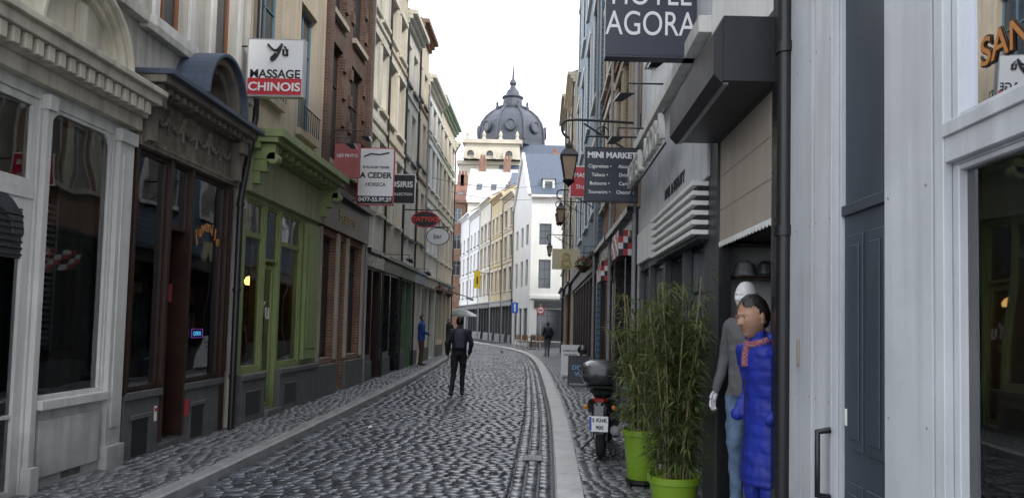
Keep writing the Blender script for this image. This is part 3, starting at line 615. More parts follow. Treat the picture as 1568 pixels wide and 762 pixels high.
# clothing shop
mb=MB('clothing_shop_building'); F=FRt(XR)
facade(mb,F,4.56,6.4,0,3.7,[(4.68,6.14,0.1,3.2)],charc,depth=.12)
mb.fb(F,blackg,4.50,4.60,.0,.02,0,3.9)
mb.fb(F,beigep,4.68,6.13,-.06,-.02,2.35,3.199)
for v in (2.62,2.9): mb.fb(F,beigep,4.69,6.12,-.02,-.016,v,v+.006)
for k in range(18):
    a=4.69+k*.0795; pts=[(a,2.36),(a+.079,2.36)]+[(a+.0395+.0395*math.cos(t),2.34-.03*math.sin(t)) for t in np.linspace(0,math.pi,7)]
    mb.prism(F,whitest,pts,-.015,-.01)
mb.fb(F,boxm,4.58,6.18,.002,.34,3.2,3.62)
mb.add(boxm,[F(4.58,.342,3.18),F(6.18,.342,3.18),F(6.18,.40,3.24),F(4.58,.40,3.24),F(4.58,.342,3.6),F(6.18,.342,3.6),F(6.18,.40,3.5),F(4.58,.40,3.5)],[(0,1,2,3),(3,2,6,7),(7,6,5,4),(0,3,7,4),(1,2,6,5)])
mb.fb(F,silverz,4.6,6.16,.30,.335,3.185,3.199)
intl=M('shop_interior_wall',(.50,.50,.49),.9,.2,2)
room(mb,F,4.62,6.32,.1,3.3,3.2,intl,w=-.13)
for v in (1.62,2.06,2.34): mb.fb(F,darkwood,6.06,6.31,-1.3,-.14,v,v+.02)
def hat(mt,p,s=1): mb.lathe(mt,[(.0,.15*s),(.05*s,.145*s),(.085*s,.11*s),(.095*s,.05*s),(.095*s,.02*s),(.13*s,.0),(.12*s,-.003)],p,16)
for v in (1.64,2.08):
    for i in range(6):
        hat([clutter[2],charc,clutter[2],clutter[4],clutter[1],clutter[2]][(i+int(v*3))%6],F(6.18,-.24-i*.19,v+.004),.9)
for i in range(9): mb.fb(F,random.choice(clutter+[charc]),6.15,6.3,-.2-.12*i,-.12-.12*i,.6,1.5)
mb.fb(F,black,6.05,6.2,-.1,-.02,.1,2.35)
facade(mb,F,4.56,6.4,3.7,12,[(5,5.9,5,7),(5,5.9,8,10)],whitest)
for o in [(5,5.9,5,7),(5,5.9,8,10)]: window(mb,F,*o,white,winglass)
cornice(mb,F,4.56,6.4,12,whitest); shell(mb,F,4.56,6.4,12,whitest,slate); mb.flush(.003)
# hotel building
mb=MB('hotel_building'); F=FRt(XR)
ops=[(6.6,7.5,.15,2.45),(7.65,8.7,.5,2.45),(8.85,9.9,.5,2.45),(10.05,10.9,.15,2.45)]
facade(mb,F,6.4,11,0,3.4,ops,charc,depth=.3)
for o in ops: window(mb,F,*o,blackg,shopglass,depth=.1,nx=1,hs=(.8,),fw=.06)
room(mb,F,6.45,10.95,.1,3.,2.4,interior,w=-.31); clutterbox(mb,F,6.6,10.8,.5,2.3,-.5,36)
facade(mb,F,6.4,11,3.4,12.5,[(7,7.8,5.3,7.1),(9.2,10,5.3,7.1),(7,7.8,8.3,10),(9.2,10,8.3,10)],whiteR)
for o in [(7,7.8,5.3,7.1),(9.2,10,5.3,7.1),(7,7.8,8.3,10),(9.2,10,8.3,10)]: window(mb,F,*o,white,winglass); mb.fb(F,white,o[0]-.1,o[1]+.1,.001,.1,o[2]-.1,o[2]-.002)
for k in range(12):
    mb.fb(F,whitest if k%2 else black,6.45,8.9,.001,.15 if k%2 else .10,2.42+k*.043,2.461+k*.043)
mb.fb(F,whitest,8.95,10.95,.001,.05,2.55,3.0)
mb.fb(F,whiteR,6.4,11,.001,.03,2.97,3.39); 
text(mb.root,'NAIL & BEAUTY',.17,F(8.0,.035,3.17),-90,black,.003)
for i,ch in enumerate('HOTEL AGORA'):
    text(mb.root,ch,.42,F(10.5-.27*i,.22,3.75),-90,white,.008,.03)
tube(mb.root,[F(7.6,.2,3.55),F(10.7,.2,3.55)],.012,black,'letter_rail'); tube(mb.root,[F(7.6,.2,3.92),F(10.7,.2,3.92)],.012,black,'letter_rail')
mb.fb(F,white,6.4,11,.001,.12,4.25,4.4)
cornice(mb,F,6.4,11,12.5,whiteR); shell(mb,F,6.4,11,12.5,whiteR,slate); mb.flush(.003)
arow=townhouse
arow('ochre_brick_townhouse',FRt(1.45),11.02,14.8,13,bricky,[(4.4,6.4),(7.2,9.2),(10,11.5)],3,white,blackg,blackg,winw=.8,surround=stone,base=greyst)
arow('brick_townhouse',FRt(1.43),14.82,18.0,13.4,bricko,[(4.4,6.4),(7.2,9.2),(10,11.5)],3,white,darkwood,blackg,winw=.8,surround=cream)
arow('blue_clad_building',FRt(1.34),18.02,31,16.5,bluecl,[(4.6,6.4),(7.6,10.4),(11.6,14.6)],4,whitest,darkwood,charc,winw=1.7,surround=whitest,bands=False,glassp=.6)
arow('cream_townhouse',FRt(1.22),31.02,36,12.4,cream2,[(4.4,6.2),(7.,8.8),(9.8,11.3)],3,white,bricko,charc,winw=.9,surround=cream3,rise=1.6)
arow('sandstone_townhouse',FRt(1.1),36.02,41.5,13.,stone,[(4.4,6.2),(7.,8.8)],4,white,darkwood,charc,winw=.9,surround=cream3,rise=1.6)
# ------------------------------------------------------------------ signs
def sign(name,x0,x1,y,z0,z1,face,lines,frame=None,bracket=None,depth=.06):
    mb=MB(name); 
    mb.box(frame or face,x0,x1,y,y+depth,z0,z1); e=.02 if frame else .0
    mb.box(face,x0+e,x1-e,y-.004,y-.0005,z0+e,z1-e)
    for (tx,sz,cx,cz,mt,*o) in lines:
        text(mb.root,tx,sz,((x0+x1)/2+cx,y-.006-(o[2] if len(o)>2 else 0),(z0+z1)/2+cz),0,mt,o[0] if o else 0,.002,o[1] if len(o)>1 else 1)
    if bracket is not None:
        s=bracket
        for z in (z0+.1,z1-.1): tube(mb.root,[(x0 if s<(x0+x1)/2 else x1,y+depth/2,z),(s,y+depth/2,z)],.012,black,'bracket')
    return mb
s=sign('massage_sign',-4.30,-3.48,10.42,4.80,5.64,wl,[('MASSAGE',.17,0,-.10,bll,.004,1.0),('CHINOIS',.17,0,-.29,wl,.004,1.1,.012)],silver,-4.4,.12)
s.box(redl,-4.275,-3.505,10.409,10.4155,4.825,5.06); s.flush()
tube(s.root,[(-4.0,10.40,5.55),(-3.93,10.40,5.47),(-3.86,10.40,5.46),(-3.82,10.40,5.53)],.016,bll,'logo',smooth=True); tube(s.root,[(-3.80,10.40,5.56),(-3.84,10.40,5.42),(-3.93,10.40,5.31),(-3.96,10.40,5.35),(-3.88,10.40,5.42)],.018,bll,'logo',smooth=True); text(s.root,'ù',.2,(-3.75,10.405,5.45),0,bll,.006)
s=sign('to_let_sign',-4.08,-3.28,16.0,4.14,5.40,wl,[('A CEDER',.17,0,.02,bll,.006),('HORECA',.11,0,-.18,bll,.002),('SURUGUES TEXIER',.07,0,.2,bll,.002),('0477-55.98.28',.125,0,-.51,wl,.003,1,.012)],redl,-4.42)
s.box(bll,-4.06,-3.30,15.988,15.9955,4.17,4.34); s.flush()
tube(s.root,[(-3.95,15.99,5.2),(-3.8,15.99,5.27),(-3.6,15.99,5.25),(-3.4,15.99,5.3)],.014,bll,'logo')
sign('pub_sign',-4.32,-3.8,15.05,4.55,5.25,M('faded_red_sign',(.36,.10,.10),.6,.2,4),[('LIO PINTO',.09,0,.1,wl,.002)],None,-4.42).flush()
sign('clothing_shop_sign',-4.2,-3.44,19.6,4.75,5.55,bll,[('OSIRIS',.22,-.0,.12,wl,.005),('COLLECTION',.10,0,-.14,wl,.001)],wl,-4.45).flush()
mb=MB('tattoo_sign'); F=Fr(-3.85,24,1,0,0,-1)
mb.ring(F,bll,0,4.95,0,.44,0,.06,0,360,32,sv=.58); mb.ring(F,redl,0,4.95,.41,.46,-.01,.07,0,360,32,sv=.58)
text(mb.root,'TATTOO',.2,(-3.85,23.93,4.95),0,M('tattoo_red',(.7,.05,.03),.5,0),.008); tube(mb.root,[(-4.53,24.0,5.26),(-3.4,24.0,5.26)],.02,black,'bracket'); mb.flush()
mb=MB('oval_shop_sign'); F=Fr(-3.85,27,1,0,0,-1); mb.ring(F,wl,0,4.75,0,.42,0,.06,0,360,32,sv=.75); mb.ring(F,charc,0,4.75,.40,.43,-.01,.07,0,360,32,sv=.75); tube(mb.root,[(-4.55,27,5.1),(-3.4,27,5.1)],.02,black,'bracket'); text(mb.root,'bar',.25,(-3.85,26.93,4.75),0,charc); mb.flush()
s=sign('hotel_sign',.56,1.44,7.05,4.25,5.15,navy,[('HOTEL',.34,0,.17,wl,.0,.74),('AGORA',.34,0,-.13,wl,.0,.74)],navy,1.46,.14)
tube(s.root,[(1.35,6.95,4.33),(1.44,6.95,4.38)],.02,silver,'clamp'); s.flush()
sil=[('MINI MARKET',.115,0,.28,wl,.005)]
for i,(a,b) in enumerate((('Cigarettes','Alcools'),('Tabacs','Drinks'),('Boissons','Cartes'),('Souvenirs','Chocolat'))):
    sil+=[(a+' •',.07,-.17,.12-.125*i,wl,.001),(b,.07,.2,.12-.125*i,wl,.001)]
s=sign('mini_market_sign',.58,1.36,10.6,3.42,4.22,navy,sil,black,None,.05); tube(s.root,[(.75,10.62,4.2),(.75,10.62,4.38)],.006,black,'hanger'); tube(s.root,[(1.25,10.62,4.2),(1.25,10.62,4.38)],.006,black,'hanger'); tube(s.root,[(.6,10.62,4.38),(1.45,10.62,4.38)],.014,black,'bracket'); s.flush()
s=sign('massage_sign',.48,1.13,13.9,4.05,4.65,redl,[('MASSAGE',.115,0,.12,wl,.003),('Shanghai',.12,0,-.1,wl,.0)],wl,1.44); s.flush()
s=sign('shop_sign',.28,1.1,21.6,3.25,3.85,M('cream_sign',(.62,.55,.36),.5,.08),[('COFFEE',.1,0,-.2,stone)],None,1.38); F=Fr(.69,21.58,1,0,0,-1)
s.ring(F,M('gold_emblem',(.45,.33,.08),.4,.1),0,3.62,.07,.12,0,.02,0,360,20); s.ring(F,MATS['gold_emblem'],0,3.44,.09,.15,0,.022,0,360,20); s.flush()
s=MB('yellow_sign'); s.box(M('yellow_sign_face',(.8,.6,.03),.5,.05),-5.9,-5.35,64,64.08,4.6,6.1); tube(s.root,[(-5.4,64.04,5.9),(-4.2,64.04,5.9)],.03,black,'bracket'); tube(s.root,[(-5.62,63.98,5.6),(-5.62,63.98,5.0)],.06,bll,'emblem'); s.flush()
for (y0,y1,z) in ((11.6,12.7,2.75),(15.0,16.0,2.55)):
    mb=MB('checkered_sign_box'); F=FRt(1.45)
    for i in range(6):
        for j in range(4):
            mb.fb(F,[wl,redl,bll][(i+j*2)%3],y0+(y1-y0)*i/6,y0+(y1-y0)*(i+1)/6,.22,.26,z+.1*j,z+.1*j+.1)
    for j in range(4):
        for k in range(3): mb.fb(F,[wl,redl,bll][(j+k)%3],y0-.03,y0-.001,.04+.075*k,.04+.075*(k+1)-.001,z+.1*j,z+.1*j+.1)
    mb.fb(F,bll,y0,y1,.095,.215,z,z+.4); mb.flush()
def basket(x,y,z,wall,seed):
    r=np.random.default_rng(seed); mb=MB('hanging_flower_basket'); mb.lathe(darkwood,[(.04,-.16),(.13,-.06),(.17,0),(.15,.01)],(x,y,z),14); tube(mb.root,[(wall,y,z+.45),(x,y,z+.45),(x,y,z)],.01,black,'bracket')
    for k in range(260):
        a,b=r.uniform(0,6.28),r.uniform(-.9,1.57); R=.22*r.uniform(.6,1); c=np.array([x+R*math.cos(a)*math.cos(b),y+R*math.sin(a)*math.cos(b),z+.04+R*.8*math.sin(b)]); u=r.normal(0,1,3);u/=np.linalg.norm(u);v=np.cross(u,r.normal(0,1,3));v/=np.linalg.norm(v)+1e-6
        s_=.03; mb.add(greenleaf if r.uniform()<.65 else redflower,[c+u*s_,c+v*s_*.6,c-u*s_,c-v*s_*.6],[(0,1,2,3)])
    mb.flush()
greenleaf=M('basket_leaves',(.06,.11,.03),.6,.3,20); redflower=M('red_petals',(.5,.04,.05),.6,.2,20)
basket(-4.15,30,2.9,-4.6,3); basket(-4.2,33.5,2.9,-4.68,4); basket(.95,17,3.0,1.43,5)
amber=M('lantern_glass',(.35,.24,.15),.15,.3,10)
def lantern(x,y,z,xw,s=1.):
    mb=MB('street_lamp')
    mb.lathe(amber,[(.075*s,-.2*s),(.15*s,.12*s)],(x,y,z),4,a_off=math.pi/4)
    mb.lathe(black,[(.17*s,.12*s),(.18*s,.14*s),(.1*s,.23*s),(.06*s,.25*s),(.07*s,.29*s),(.02*s,.33*s),(.0,.42*s)],(x,y,z),4,a_off=math.pi/4)
    mb.lathe(black,[(.0,-.3*s),(.03*s,-.26*s),(.08*s,-.22*s),(.09*s,-.2*s),(.08*s,-.19*s)],(x,y,z),8)
    for i in range(4):
        a=math.pi/4+i*math.pi/2; tube(mb.root,[(x+.078*s*math.cos(a),y+.078*s*math.sin(a),z-.2*s),(x+.155*s*math.cos(a),y+.155*s*math.sin(a),z+.13*s)],.011*s,black,'lantern_frame')
    zt=z+.4*s
    pts=[(x,y,zt)]+[(x-.11*s*math.sin(t),y,zt+.13*s+.13*s*math.cos(t+math.pi)) for t in np.linspace(.3,2.6,8)]+[(x+.15*s,y,zt+.26*s),(xw,y,zt+.22*s)]
    tube(mb.root,pts,.018*s,black,'arm',smooth=True)
    tube(mb.root,[(xw,y,zt-.25*s),(x+.55*(xw-x),y,zt-.02*s),(x+.2*(xw-x),y,zt+.2*s)],.013*s,black,'brace',smooth=True)
    cxx=x+.45*(xw-x); tube(mb.root,[(cxx+.1*s*(1-t/9)*math.cos(t),y,zt+.08*s+.1*s*(1-t/9)*math.sin(t)) for t in np.linspace(0,8,26)],.009*s,black,'scroll',smooth=True)
    mb.fb(FRt(xw+.005),black,y-.03,y+.03,0,.02,zt-.35*s,zt+.35*s)
    mb.flush()
lantern(.37,11.15,4.05,1.45,1.1); lantern(.44,18.9,4.45,1.38,1.0); lantern(.28,30.6,4.7,1.25,1.0); lantern(.5,24.8,5.2,1.38,.9)
def spot(x,y,z,xw,dx):
    e=MB('spotlight'); tube(e.root,[(xw,y,z+.12),(x,y,z+.12),(x,y,z)],.012,black,'arm')
    e.add(black,[(x-.09,y-.08,z-.02),(x+.09,y-.08,z-.02),(x+.09,y+.1,z+.03),(x-.09,y+.1,z+.03),(x-.05+dx,y-.05,z-.12),(x+.05+dx,y-.05,z-.12),(x+.05+dx,y+.06,z-.09),(x-.05+dx,y+.06,z-.09)],[(0,1,2,3),(4,5,6,7),(0,1,5,4),(1,2,6,5),(2,3,7,6),(3,0,4,7)]); e.flush()
spot(.98,8.8,4.45,1.45,-.12); spot(.98,9.9,4.2,1.45,-.1); spot(1.2,7.6,4.45,1.45,-.1)
spot(-3.9,14.6,5.15,-4.42,.1); spot(-3.75,15.2,5.45,-4.42,.1); spot(-3.8,21,3.4,-4.46,.1); spot(-3.9,25,3.3,-4.5,.1)
for (y,z) in ((30,7.5),(36,8)):
    e=empty('overhead_cable'); tube(e,[(-4.6+5.8*t,y,z-.35*math.sin(math.pi*t)) for t in np.linspace(0,1,9)],.008,black,'cable')
def aboard(name,x,y,w,h,face,frame,lines):
    mb=MB(name,(x,y,KH)); 
    for s in (-1,1):
        f=lambda u,w_,v:(u,s*(.20*(1-v/h)+w_),v)
        mb.fb(f,face,-w/2+.03,w/2-.03,0.004,.014,.09,h-.03)
        for a,b,c,d in ((-w/2,-w/2+.035,0,h),(w/2-.035,w/2,0,h),(-w/2+.035,w/2-.035,h-.035,h),(-w/2+.035,w/2-.035,.08,.115)): mb.fb(f,frame,a,b,0,.025,c,d)
    for (t,sz,cz,mt) in lines:
        o=text(mb.root,t,sz,(0,-(.20*(1-(h/2+cz)/h)+.018),h/2+cz),0,mt,.002,.001); o.rotation_euler=(math.pi/2-math.atan(.2/h),0,0)
    mb.flush()
bluel=M('chalk_blue',(.25,.45,.7),.6,0)
aboard('chalkboard_sign',.97,18.9,.52,.76,navy,darkwood,[('DEJA',.15,.08,bluel),('VU',.15,-.08,bluel)])
aboard('white_pavement_sign',.88,21.8,.55,.95,wl,wl,[('HUMPOLETS',.08,.3,navy),('PARADISO',.08,.18,navy)])
mb=MB('traffic_sign'); tube(mb.root,[(-.05,46.5,0),(-.05,46.5,2.9)],.03,silver,'post'); F=Fr(-.05,46.46,1,0,0,-1); mb.ring(F,wl,0,2.5,0,.24,0,.01,0,360,24); mb.ring(F,redl,0,2.5,.19,.26,.012,.02,0,360,24); mb.fb(F,redl,-.13,.13,.012,.02,2.46,2.54); mb.flush()
mb=MB('blue_traffic_sign'); tube(mb.root,[(-1.75,48.6,0),(-1.75,48.6,3.1)],.03,silver,'post'); F=Fr(-1.75,48.56,1,0,0,-1); mb.fb(F,M('sign_blue',(.02,.12,.5),.4,0),-.22,.22,0,.02,2.3,3.0); mb.fb(F,wl,-.05,.05,.02,.026,2.4,2.9); mb.flush()
mb=MB('cafe_awning'); mb.add(charc,[(-5.6,42,3.5),(-5.6,46,3.5),(-4.25,46,3.1),(-4.25,42,3.1),(-4.25,46,2.95),(-4.25,42,2.95)],[(0,1,2,3),(3,2,4,5)]); mb.add(charc,[(-5.6,42,3.5),(-4.25,42,3.1),(-4.25,42,3.05),(-5.6,42,3.42)],[(0,1,2,3)]); mb.flush()
mb=MB('parasol',(-5.1,46,0)); mb.lathe(M('parasol_canvas',(.5,.5,.5),.8,.1),[(1.1,2.0),(1.08,2.1),(.55,2.35),(.0,2.5)],n=8); tube(mb.root,[(0,0,0),(0,0,2.6)],.03,whitest,'pole'); mb.lathe(charc,[(.25,.0),(.25,.08),(.05,.1)],n=12); mb.flush()
wick=M('wicker',(.20,.11,.05),.7,.3,30)
def chair(x,y,r):
    mb=MB('bistro_chair',(x,y,0.1),r)
    mb.box(wick,-.2,.2,-.2,.2,.43,.46)
    for a,b in ((-.18,-.18),(.18,-.18),(-.18,.18),(.18,.18)): tube(mb.root,[(a,b,0),(a,b,.44)],.015,wick,'leg')
    tube(mb.root,[(-.18,.18,.44),(-.18,.22,.8),(-.1,.24,.88),(.1,.24,.88),(.18,.22,.8),(.18,.18,.44)],.015,wick,'back_frame')
    mb.box(wick,-.16,.16,.20,.22,.55,.82); mb.flush()
for (x,y,r) in ((-.9,44.2,.3),(-.35,44.5,2.6),(-1.2,45.2,1.),(-.6,45.6,4),(.1,44.8,.5)): chair(x,y,r)
mb=MB('bistro_table',(-.55,44.9,.1)); mb.lathe(wick,[(.3,.72),(.3,.75)],n=20); tube(mb.root,[(0,0,0),(0,0,.72)],.02,black,'stem'); mb.lathe(black,[(.2,0),(.2,.03)],n=12); mb.flush()
# ------------------------------------------------------------------ potted bamboo
leafm=M('bamboo_leaf',(.095,.125,.04),.45,.35,6,attr='tone',spec=.4)
nt=leafm.node_tree; b=nt.nodes['Principled BSDF']
tr=nt.nodes.new('ShaderNodeBsdfTranslucent'); tr.inputs[0].default_value=(.18,.22,.06,1); mx=nt.nodes.new('ShaderNodeMixShader'); mx.inputs[0].default_value=.3
nt.links.new(b.outputs[0],mx.inputs[1]); nt.links.new(tr.outputs[0],mx.inputs[2]); nt.links.new(mx.outputs[0],nt.nodes['Material Output'].inputs[0])
canem=M('bamboo_cane',(.25,.22,.09),.5,.2,10); potm=M('lime_green_pot',(.20,.34,.025),.35,.12,4); soil=M('soil',(.03,.02,.015),.95,.3,20)
def bamboo(x,y,z0,rp,hp,top,spread,nl,seed):
    r=np.random.default_rng(seed); mb=MB('potted_bamboo',(x,y,z0))
    mb.lathe(potm,[(rp*.72,0),(rp*.74,.01),(rp*.96,hp-.06),(rp*1.04,hp-.055),(rp*1.05,hp),(rp*.95,hp),(rp*.93,hp-.04)],n=40)
    mb.lathe(soil,[(rp*.92,hp-.06),(rp*.92,hp-.05)],n=30)
    V=[];Fc=[];T=[]; canes=[]
    for i in range(22):
        a=r.uniform(0,6.28); rr=rp*.7*math.sqrt(r.uniform()); bx,by=rr*math.cos(a),rr*math.sin(a)
        L=(top-hp)*r.uniform(.5,1.08); lean=spread*r.uniform(.1,1.25)
        pts=[(bx+lean*math.cos(a)*t**1.6,by+lean*math.sin(a)*t**1.6,hp-.05+L*t-.12*lean*t**3) for t in np.linspace(0,1,8)]
        tube(mb.root,pts,.0055,canem,'cane'); canes.append(pts)
    for k in range(nl):
        ci=r.integers(len(canes)); p=canes[ci]; t=min(1,max(.06,r.choice([.15,.28,.4,.5,.6,.7,.8,.88,.96])+r.normal(0,.035)))*6.99; i=min(6,int(t)); f=t-i
        c=np.array(p[i])*(1-f)+np.array(p[i+1])*f
        a=r.uniform(0,6.28); off=r.uniform(0,.15)*(1.1-.5*t/7); c=c+np.array([math.cos(a)*off,math.sin(a)*off,r.uniform(-.03,.06)])
        tone=r.uniform(.4,1.5)*(1.0+.45*math.sin(ci*2.3))
        for q in range(3):
            aa=a+r.normal(0,.7); el=r.uniform(-1.1,.5); L=r.uniform(.06,.13); w=L*.068
            d=np.array([math.cos(aa)*math.cos(el),math.sin(aa)*math.cos(el),math.sin(el)]); s_=np.cross(d,[0,0,1]); s_/=np.linalg.norm(s_)+1e-6; s_=s_*w+np.array([0,0,r.uniform(-.5,.5)*w])
            o=len(V); droop=np.array([0,0,-L*.15]); V+= [c,c+d*L*.35+s_,c+d*L+droop,c+d*L*.35-s_]; Fc.append((o,o+1,o+2,o+3)); T+=[tone]*4
    me=bpy.data.meshes.new('leaves'); me.from_pydata([tuple(v) for v in V],[],Fc); at=me.attributes.new('tone','FLOAT','POINT'); at.data.foreach_set('value',np.array(T,dtype=np.float32)); me.materials.append(leafm); link(bpy.data.objects.new('leaves',me),mb.root)
    mb.flush(smooth=True)
bamboo(1.10,6.05,KH,.205,.36,2.0,.20,1900,1)
bamboo(1.02,7.35,KH+.06,.19,.48,1.85,.17,1200,2)
mb=MB('pot_trolley',(1.02,7.35,KH)); mb.lathe(black,[(.16,.03),(.16,.055)],n=20)
for a in range(4): mb.lathe(black,[(.0,-.01),(.025,-.01),(.025,.01),(0,.01)],(.12*math.cos(a*1.57),.12*math.sin(a*1.57),.027),12,'x')
mb.flush()
# ------------------------------------------------------------------ scooter
def scooter(x,y,rot):
    mb=MB('scooter',(x,y,KH),rot); R=mb.root; bp_=M('scooter_black_plastic',(.012,.012,.014),.25,.2,10,coat=.4); rub=M('tyre_rubber',(.02,.02,.02),.8,.2,20); chrome=M('chrome',(.5,.5,.5),.2,0,metal=1); tl=M('red_tail_lens',(.30,.01,.01),.15,.1)
    def wheel(yy):
        mb.lathe(rub,[(.17,-.055),(.215,-.05),(.238,-.025),(.243,0),(.238,.025),(.215,.05),(.17,.055)],(0,yy,.243),32,'x'); mb.lathe(silver,[(.05,-.07),(.06,-.03),(.17,-.035),(.172,.035),(.06,.03),(.05,.07)],(0,yy,.243),20,'x')
    wheel(-.55);wheel(.72)
    def loft(mat,rings,n=20):
        P=[];Fc=[]
        for (yy,cz,rx,rz,pw) in rings:
            for i in range(n):
                a=2*math.pi*i/n; c,s_=math.cos(a),math.sin(a); P.append((rx*math.copysign(abs(c)**pw,c),yy,cz+rz*math.copysign(abs(s_)**pw,s_)))
        for j in range(len(rings)-1):
            for i in range(n): Fc.append((j*n+i,j*n+(i+1)%n,(j+1)*n+(i+1)%n,(j+1)*n+i))
        Fc+= [tuple(range(n)),tuple(range((len(rings)-1)*n,len(rings)*n))]; mb.add(mat,P,Fc)
    loft(bp_,[(-.88,.66,.04,.04,.8),(-.84,.66,.10,.08,.8),(-.7,.62,.155,.13,.8),(-.45,.58,.18,.17,.8),(-.2,.55,.18,.18,.8),(.0,.5,.14,.15,.8)])
    loft(rub,[(-.72,.77,.10,.03,.7),(-.6,.79,.14,.05,.7),(-.3,.80,.15,.06,.7),(-.02,.76,.12,.05,.7),(.05,.72,.08,.04,.7)])
    loft(bp_,[(-.1,.28,.14,.06,.6),(.4,.28,.15,.05,.6)])
    loft(bp_,[(.38,.35,.18,.14,.7),(.45,.62,.17,.28,.8),(.52,.78,.14,.22,.8),(.62,.72,.09,.16,.8)])
    loft(bp_,[(.5,.45,.09,.07,.8),(.72,.52,.085,.04,.8),(.95,.42,.05,.03,.8)])
    loft(M('top_case_gloss',(.013,.013,.015),.3,.1,8,coat=.3),[(-1.08,1.00,.10,.07,.6),(-1.05,1.00,.18,.11,.6),(-.92,1.01,.215,.14,.62),(-.72,1.01,.215,.145,.62),(-.6,1.0,.17,.11,.62)])
    loft(rub,[(-.96,.855,.14,.015,.5),(-.62,.855,.14,.015,.5)])
    mb.box(black,-.20,.20,-1.078,-1.06,.985,.995)
    loft(bp_,[(-.92,.42,.07,.10,.6),(-.87,.55,.09,.12,.6),(-.78,.62,.08,.1,.6)])
    loft(tl,[(-.90,.70,.05,.02,.7),(-.86,.70,.09,.03,.7),(-.8,.70,.09,.03,.7)])
    for s_ in (-1,1): mb.lathe(M('indicator_amber',(.5,.18,.02),.3,0),[(0,-.05),(.025,-.04),(.03,0),(0,.03)],(s_*.16,-.84,.62),10,'y')
    mb.box(wl,-.105,.105,-.965,-.958,.36,.53); mb.box(M('plate_blue',(.02,.08,.4),.4,0),-.104,-.08,-.968,-.9655,.37,.52)
    text(R,'S KHK',.06,(.01,-.969,.485),0,bll,.001); text(R,'900',.06,(.01,-.969,.405),0,bll,.001)
    loft(rub,[(-.62,.3,.06,.1,.7),(-.2,.32,.10,.11,.7),(.0,.35,.08,.08,.7)]); tube(R,[(.13,-.05,.25),(.15,-.3,.24),(.17,-.45,.27)],.025,chrome,'exhaust_pipe'); tube(R,[(.17,-.4,.27),(.17,-.8,.36)],.055,bp_,'silencer'); tube(R,[(.17,-.8,.36),(.17,-.83,.365)],.035,silverz,'silencer_tip')
    tube(R,[(-.1,-.55,.24),(-.1,-.6,.6)],.025,chrome,'shock'); 
    tube(R,[(-.34,.36,.98),(-.2,.42,1.0),(0,.45,.98),(.2,.42,1.0),(.34,.36,.98)],.016,bp_,'handlebar'); 
    for s_ in (-1,1):
        tube(R,[(s_*.36,.35,.98),(s_*.24,.41,.995)],.022,rub,'grip'); tube(R,[(s_*.2,.42,1.0),(s_*.27,.44,1.12),(s_*.31,.44,1.2)],.008,bp_,'mirror_stem'); mb.lathe(bp_,[(0,-.02),(.05,-.015),(.065,0),(.05,.02),(0,.03)],(s_*.34,.44,1.22),16,'y')
    loft(bp_,[(.38,.98,.08,.06,.8),(.46,1.0,.11,.09,.8),(.56,.95,.08,.07,.8)])
    tube(R,[(-.05,-.1,.25),(-.28,-.12,0.01)],.012,black,'side_stand')
    mb.flush(.0,smooth=True); 
scooter(.82,9.3,math.radians(-9))
# ------------------------------------------------------------------ people
def hullcap(bm,a,b,ra,rb):
    a=Vector(a);b=Vector(b); vs=[]
    for c,r in ((a,ra),(b,rb)):
        for i in range(7):
            ph=math.pi*i/6
            for j in range(10):
                th=2*math.pi*j/10
                vs.append(bm.verts.new(c+Vector((math.sin(ph)*math.cos(th),math.sin(ph)*math.sin(th),math.cos(ph)))*r))
                if i in (0,6): break
    t=bmesh.ops.convex_hull(bm,input=vs)
    bmesh.ops.delete(bm,geom=list({g for g in t['geom_interior'] if isinstance(g,bmesh.types.BMVert)}|{g for g in t['geom_unused'] if isinstance(g,bmesh.types.BMVert)}),context='VERTS')
skin_cols={}
def skinm(n,c): skin_cols[n]=c; return M(n,c,.5,.08,30)
sk=skinm('skin_tan',(.40,.23,.15)); sk2=skinm('skin_pale',(.50,.33,.25)); manq=skinm('mannequin_white',(.75,.75,.75)); hairb=M('black_hair',(.012,.01,.01),.4,.3,60,.4,200); hairbr=M('brown_hair',(.06,.035,.02),.5,.3,60)
